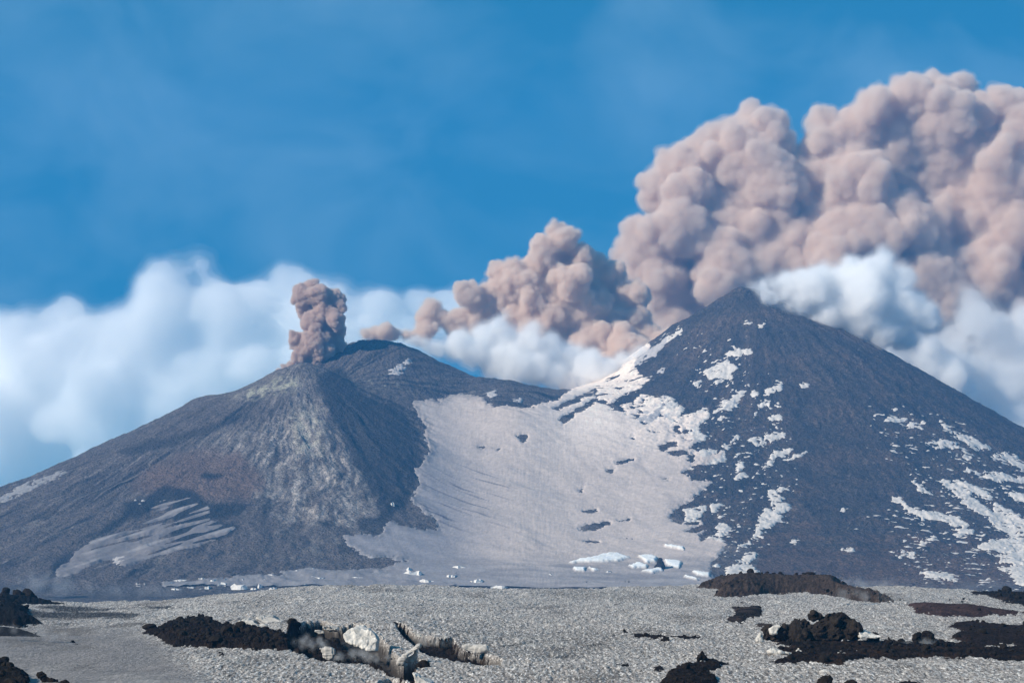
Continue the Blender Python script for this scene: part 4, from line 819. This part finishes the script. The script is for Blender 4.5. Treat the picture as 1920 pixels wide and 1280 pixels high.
plume('steam_plume', 'white steam streaming down the right side of the second left summit', 'steam plume',
      [(750, 640, 4), (762, 641, 5), (778, 643, 8), (797, 646, 11), (820, 650, 16), (850, 655, 22), (885, 660, 28), (925, 668, 34), (965, 678, 38), (1005, 690, 34), (1040, 705, 26), (870, 640, 20), (910, 630, 24), (950, 632, 28), (990, 640, 28), (1070, 715, 18), (1060, 670, 34), (1100, 690, 34), (1140, 700, 30), (1110, 720, 26), (1170, 690, 26), (1030, 650, 24), (1200, 670, 20), (940, 612, 20)],
      3500, 2.2, .05, STEAM, 704, kids=(10, 4), steps=((26, .4, 'n'), (13, .5, 'cell'), (6, .5, 'cell')), shells=3, soft=6, depth=.6)
plume('steam_plume', 'bright white steam jet blowing right from the top of the right cone', 'steam plume',
      [(1408, 541, 4), (1420, 540, 7), (1440, 552, 8), (1480, 575, 9), (1530, 598, 9), (1580, 612, 9), (1434, 535, 9), (1452, 532, 13), (1475, 530, 19), (1500, 530, 24), (1530, 530, 30), (1560, 535, 36), (1595, 530, 38), (1640, 520, 36), (1620, 560, 46), (1560, 565, 36), (1665, 560, 46), (1700, 580, 40), (1510, 555, 24), (1475, 548, 14), (1655, 490, 22), (1735, 600, 30), (1560, 590, 24), (1610, 605, 26), (1660, 620, 28), (1500, 575, 16), (1700, 630, 26), (1450, 556, 10), (1600, 500, 18), (1690, 520, 24)],
      3495, 2.2, .055, STEAM, 705, kids=(9, 4), steps=((26, .3, 'n'), (13, .4, 'n'), (5, .5, 'n')), shells=4, soft=5, fall=.45, depth=.6)
plume('steam_puff', 'round white steam puff just beyond the right flank of the right cone', 'steam puff',
      [(1712, 640, 30), (1690, 655, 24), (1742, 648, 24), (1725, 670, 26), (1760, 680, 24), (1670, 640, 16), (1790, 700, 26), (1740, 690, 20)], 3960, 2.6, .04, STEAM, 706, kids=(9, 4), steps=((26, .4, 'n'), (13, .5, 'cell'), (6, .5, 'cell')), shells=3, soft=6)
plume('steam_cloud', 'greyish white steam bank low at the right edge beyond the right cone', 'steam cloud',
      [(1830, 600, 34), (1870, 640, 50), (1920, 620, 40), (1840, 680, 40), (1900, 710, 55), (1800, 700, 34), (1960, 700, 70), (1860, 740, 40), (1820, 560, 20), (1960, 620, 60), (1770, 690, 40), (1760, 730, 36), (1830, 765, 45), (1900, 800, 50), (1970, 830, 60), (1730, 680, 30), (1790, 640, 30)], 4050, 3.4, .018, STEAM, 707, kids=(9, 4), steps=((26, .8, 'billow'), (11, .6, 'billow')), shells=3, soft=10)
plume('cloud_bank', 'broad soft white cloud bank behind the left cone', 'cloud bank',
      [(300, 510, 34), (270, 530, 30), (330, 520, 32), (375, 505, 22), (395, 530, 20), (300, 570, 60), (120, 600, 38), (90, 610, 36), (40, 620, 46), (0, 610, 40), (150, 640, 50), (200, 650, 60), (250, 620, 60), (350, 600, 60), (420, 600, 60), (480, 570, 50), (530, 530, 32), (560, 540, 36), (600, 560, 40), (500, 620, 70), (560, 600, 60), (640, 590, 50), (690, 590, 44), (60, 700, 90), (160, 740, 100), (280, 700, 90), (400, 690, 80), (480, 690, 70), (560, 680, 60), (660, 650, 60), (0, 800, 90), (100, 830, 90), (-60, 700, 110), (740, 600, 40), (790, 575, 34), (830, 590, 40), (860, 560, 24), (300, 780, 80), (200, 820, 80), (-80, 850, 100), (760, 660, 50), (900, 600, 40), (40, 890, 90), (120, 870, 80), (-60, 900, 110), (30, 940, 80), (-150, 880, 120), (-40, 760, 110), (220, 760, 80), (350, 730, 70)],
      8600, 12, .0065, STEAM, 708, kids=(8, 3), steps=((60, .5, 'n'), (30, .45, 'cell'), (15, .4, 'cell'), (8, .5, 'cell')), shells=4, soft=6, fall=.45, depth=.5)
plume('cloud_bank', 'thin pale haze cloud lying low behind the far left slope', 'cloud bank', [(-100, 830, 130), (0, 820, 120), (120, 800, 110), (260, 770, 110), (400, 740, 100), (540, 700, 90), (660, 670, 70), (-60, 950, 120), (80, 920, 110)], 9300, 26, .0022, STEAM, 710, kids=(4,), steps=((60, .4, 'n'), (30, .3, 'n')), shells=3, soft=16, fall=.5, depth=.5)

def wisp(name, label, puffs, Y, dens, seed, flat=.35, kind=None, soft=3.0):
    """a thin low veil: px, row, half width, half height in pixels"""
    u = Y / F; rnd = random.Random(seed); sp = []
    for px, row, w, hh in puffs:
        nn = max(3, int(w / hh * 1.6))
        for k in range(nn):
            t = rnd.uniform(-1, 1); r = hh * rnd.uniform(.45, 1.0) * (1 - .6 * abs(t))
            sp.append((at(px + t * w, row + rnd.uniform(-.5, .5) * hh, Y + rnd.uniform(-.5, .5) * w * u * .5), r * u))
    o = None
    for k in range(3):
        s2 = [(c, r + soft * u * k) for c, r in sp]; r0 = min(r for _, r in s2)
        me = blob(s2, max(r0 * .45, .1), [(12 * u, .5, 'n'), (5 * u, .5, 'n')], seed); me.materials.clear(); me.materials.append(vol_mat('mist', (.97, .97, .98), dens * .5 ** k))
        if o is None: o0 = base_of(verts_of(me)); o = link(name, me, origin=o0); tag(o, label, None if kind else 'steam', None, kind)
        else: link('veil', me, o, o0)
    return o
wisp('steam_wisp', 'grey steam hanging over the floor of the broken ice trench', [(600, 1208, 40, 9), (660, 1228, 50, 8), (700, 1236, 40, 7), (570, 1200, 20, 7)], 262, .16, 801)
wisp('steam_wisp', 'faint steam in the narrow trench right of the ice wall', [(815, 1205, 30, 6), (800, 1200, 20, 5)], 285, .10, 802)
wisp('steam_wisp', 'thin steam rising from the wide lava flow right of the boulder', [(1722, 1210, 25, 9), (1745, 1205, 25, 7), (1700, 1216, 15, 6)], 275, .14, 803)
wisp('steam_wisp', 'long pale steam veil drifting across the lava sheet right of the mound', [(1650, 1117, 80, 7), (1740, 1124, 90, 5), (1600, 1108, 50, 5)], 420, .045, 804)
wisp('steam_wisp', 'pale mist pouring off the right end of the brown mound', [(1610, 1096, 60, 9), (1580, 1088, 40, 6), (1660, 1100, 40, 6)], 600, .03, 805)
wisp('steam_wisp', 'bluish grey steam in front of the ash fan at the left edge', [(20, 1180, 70, 12), (90, 1190, 60, 7)], 300, .035, 806)
wisp('mist', 'low blue mist along the foot of the left cone', [(120, 1098, 160, 16), (250, 1108, 120, 9), (60, 1085, 90, 14)], 2150, .0035, 807, kind='stuff', soft=5)
wisp('mist', 'low mist drifting over the flats below the snow bowl', [(820, 1072, 120, 8), (720, 1080, 80, 8), (900, 1082, 100, 6)], 2350, .005, 808, kind='stuff', soft=4)
wisp('mist', 'thin mist along the foot of the right cone', [(1100, 1092, 120, 9), (1350, 1090, 160, 9), (1600, 1092, 160, 10), (1800, 1098, 120, 9), (520, 1098, 160, 9)], 2200, .0026, 811, kind='stuff', soft=5)
wisp('steam_wisp', 'thin white vapour trail clinging to the upper left of the right cone', [(1340, 606, 36, 4), (1380, 597, 24, 5), (1400, 590, 20, 5)], 3530, .02, 809, soft=3)

# ------------------------------------------------------------------ the blue air
V8 = np.array([(a, b, c) for a in (-5300, 5300) for b in (-460, 7080) for c in (-78, 1480)], float)
tag(link('haze', mesh_from('haze', V8, np.array([(0, 1, 3, 2), (4, 6, 7, 5), (0, 4, 5, 1), (2, 3, 7, 6), (0, 2, 6, 4), (1, 5, 7, 3)]), vol_mat('air', (.10, .42, .92), .90e-4), smooth=False), origin=(0, 3300, -78)), kind='stuff')
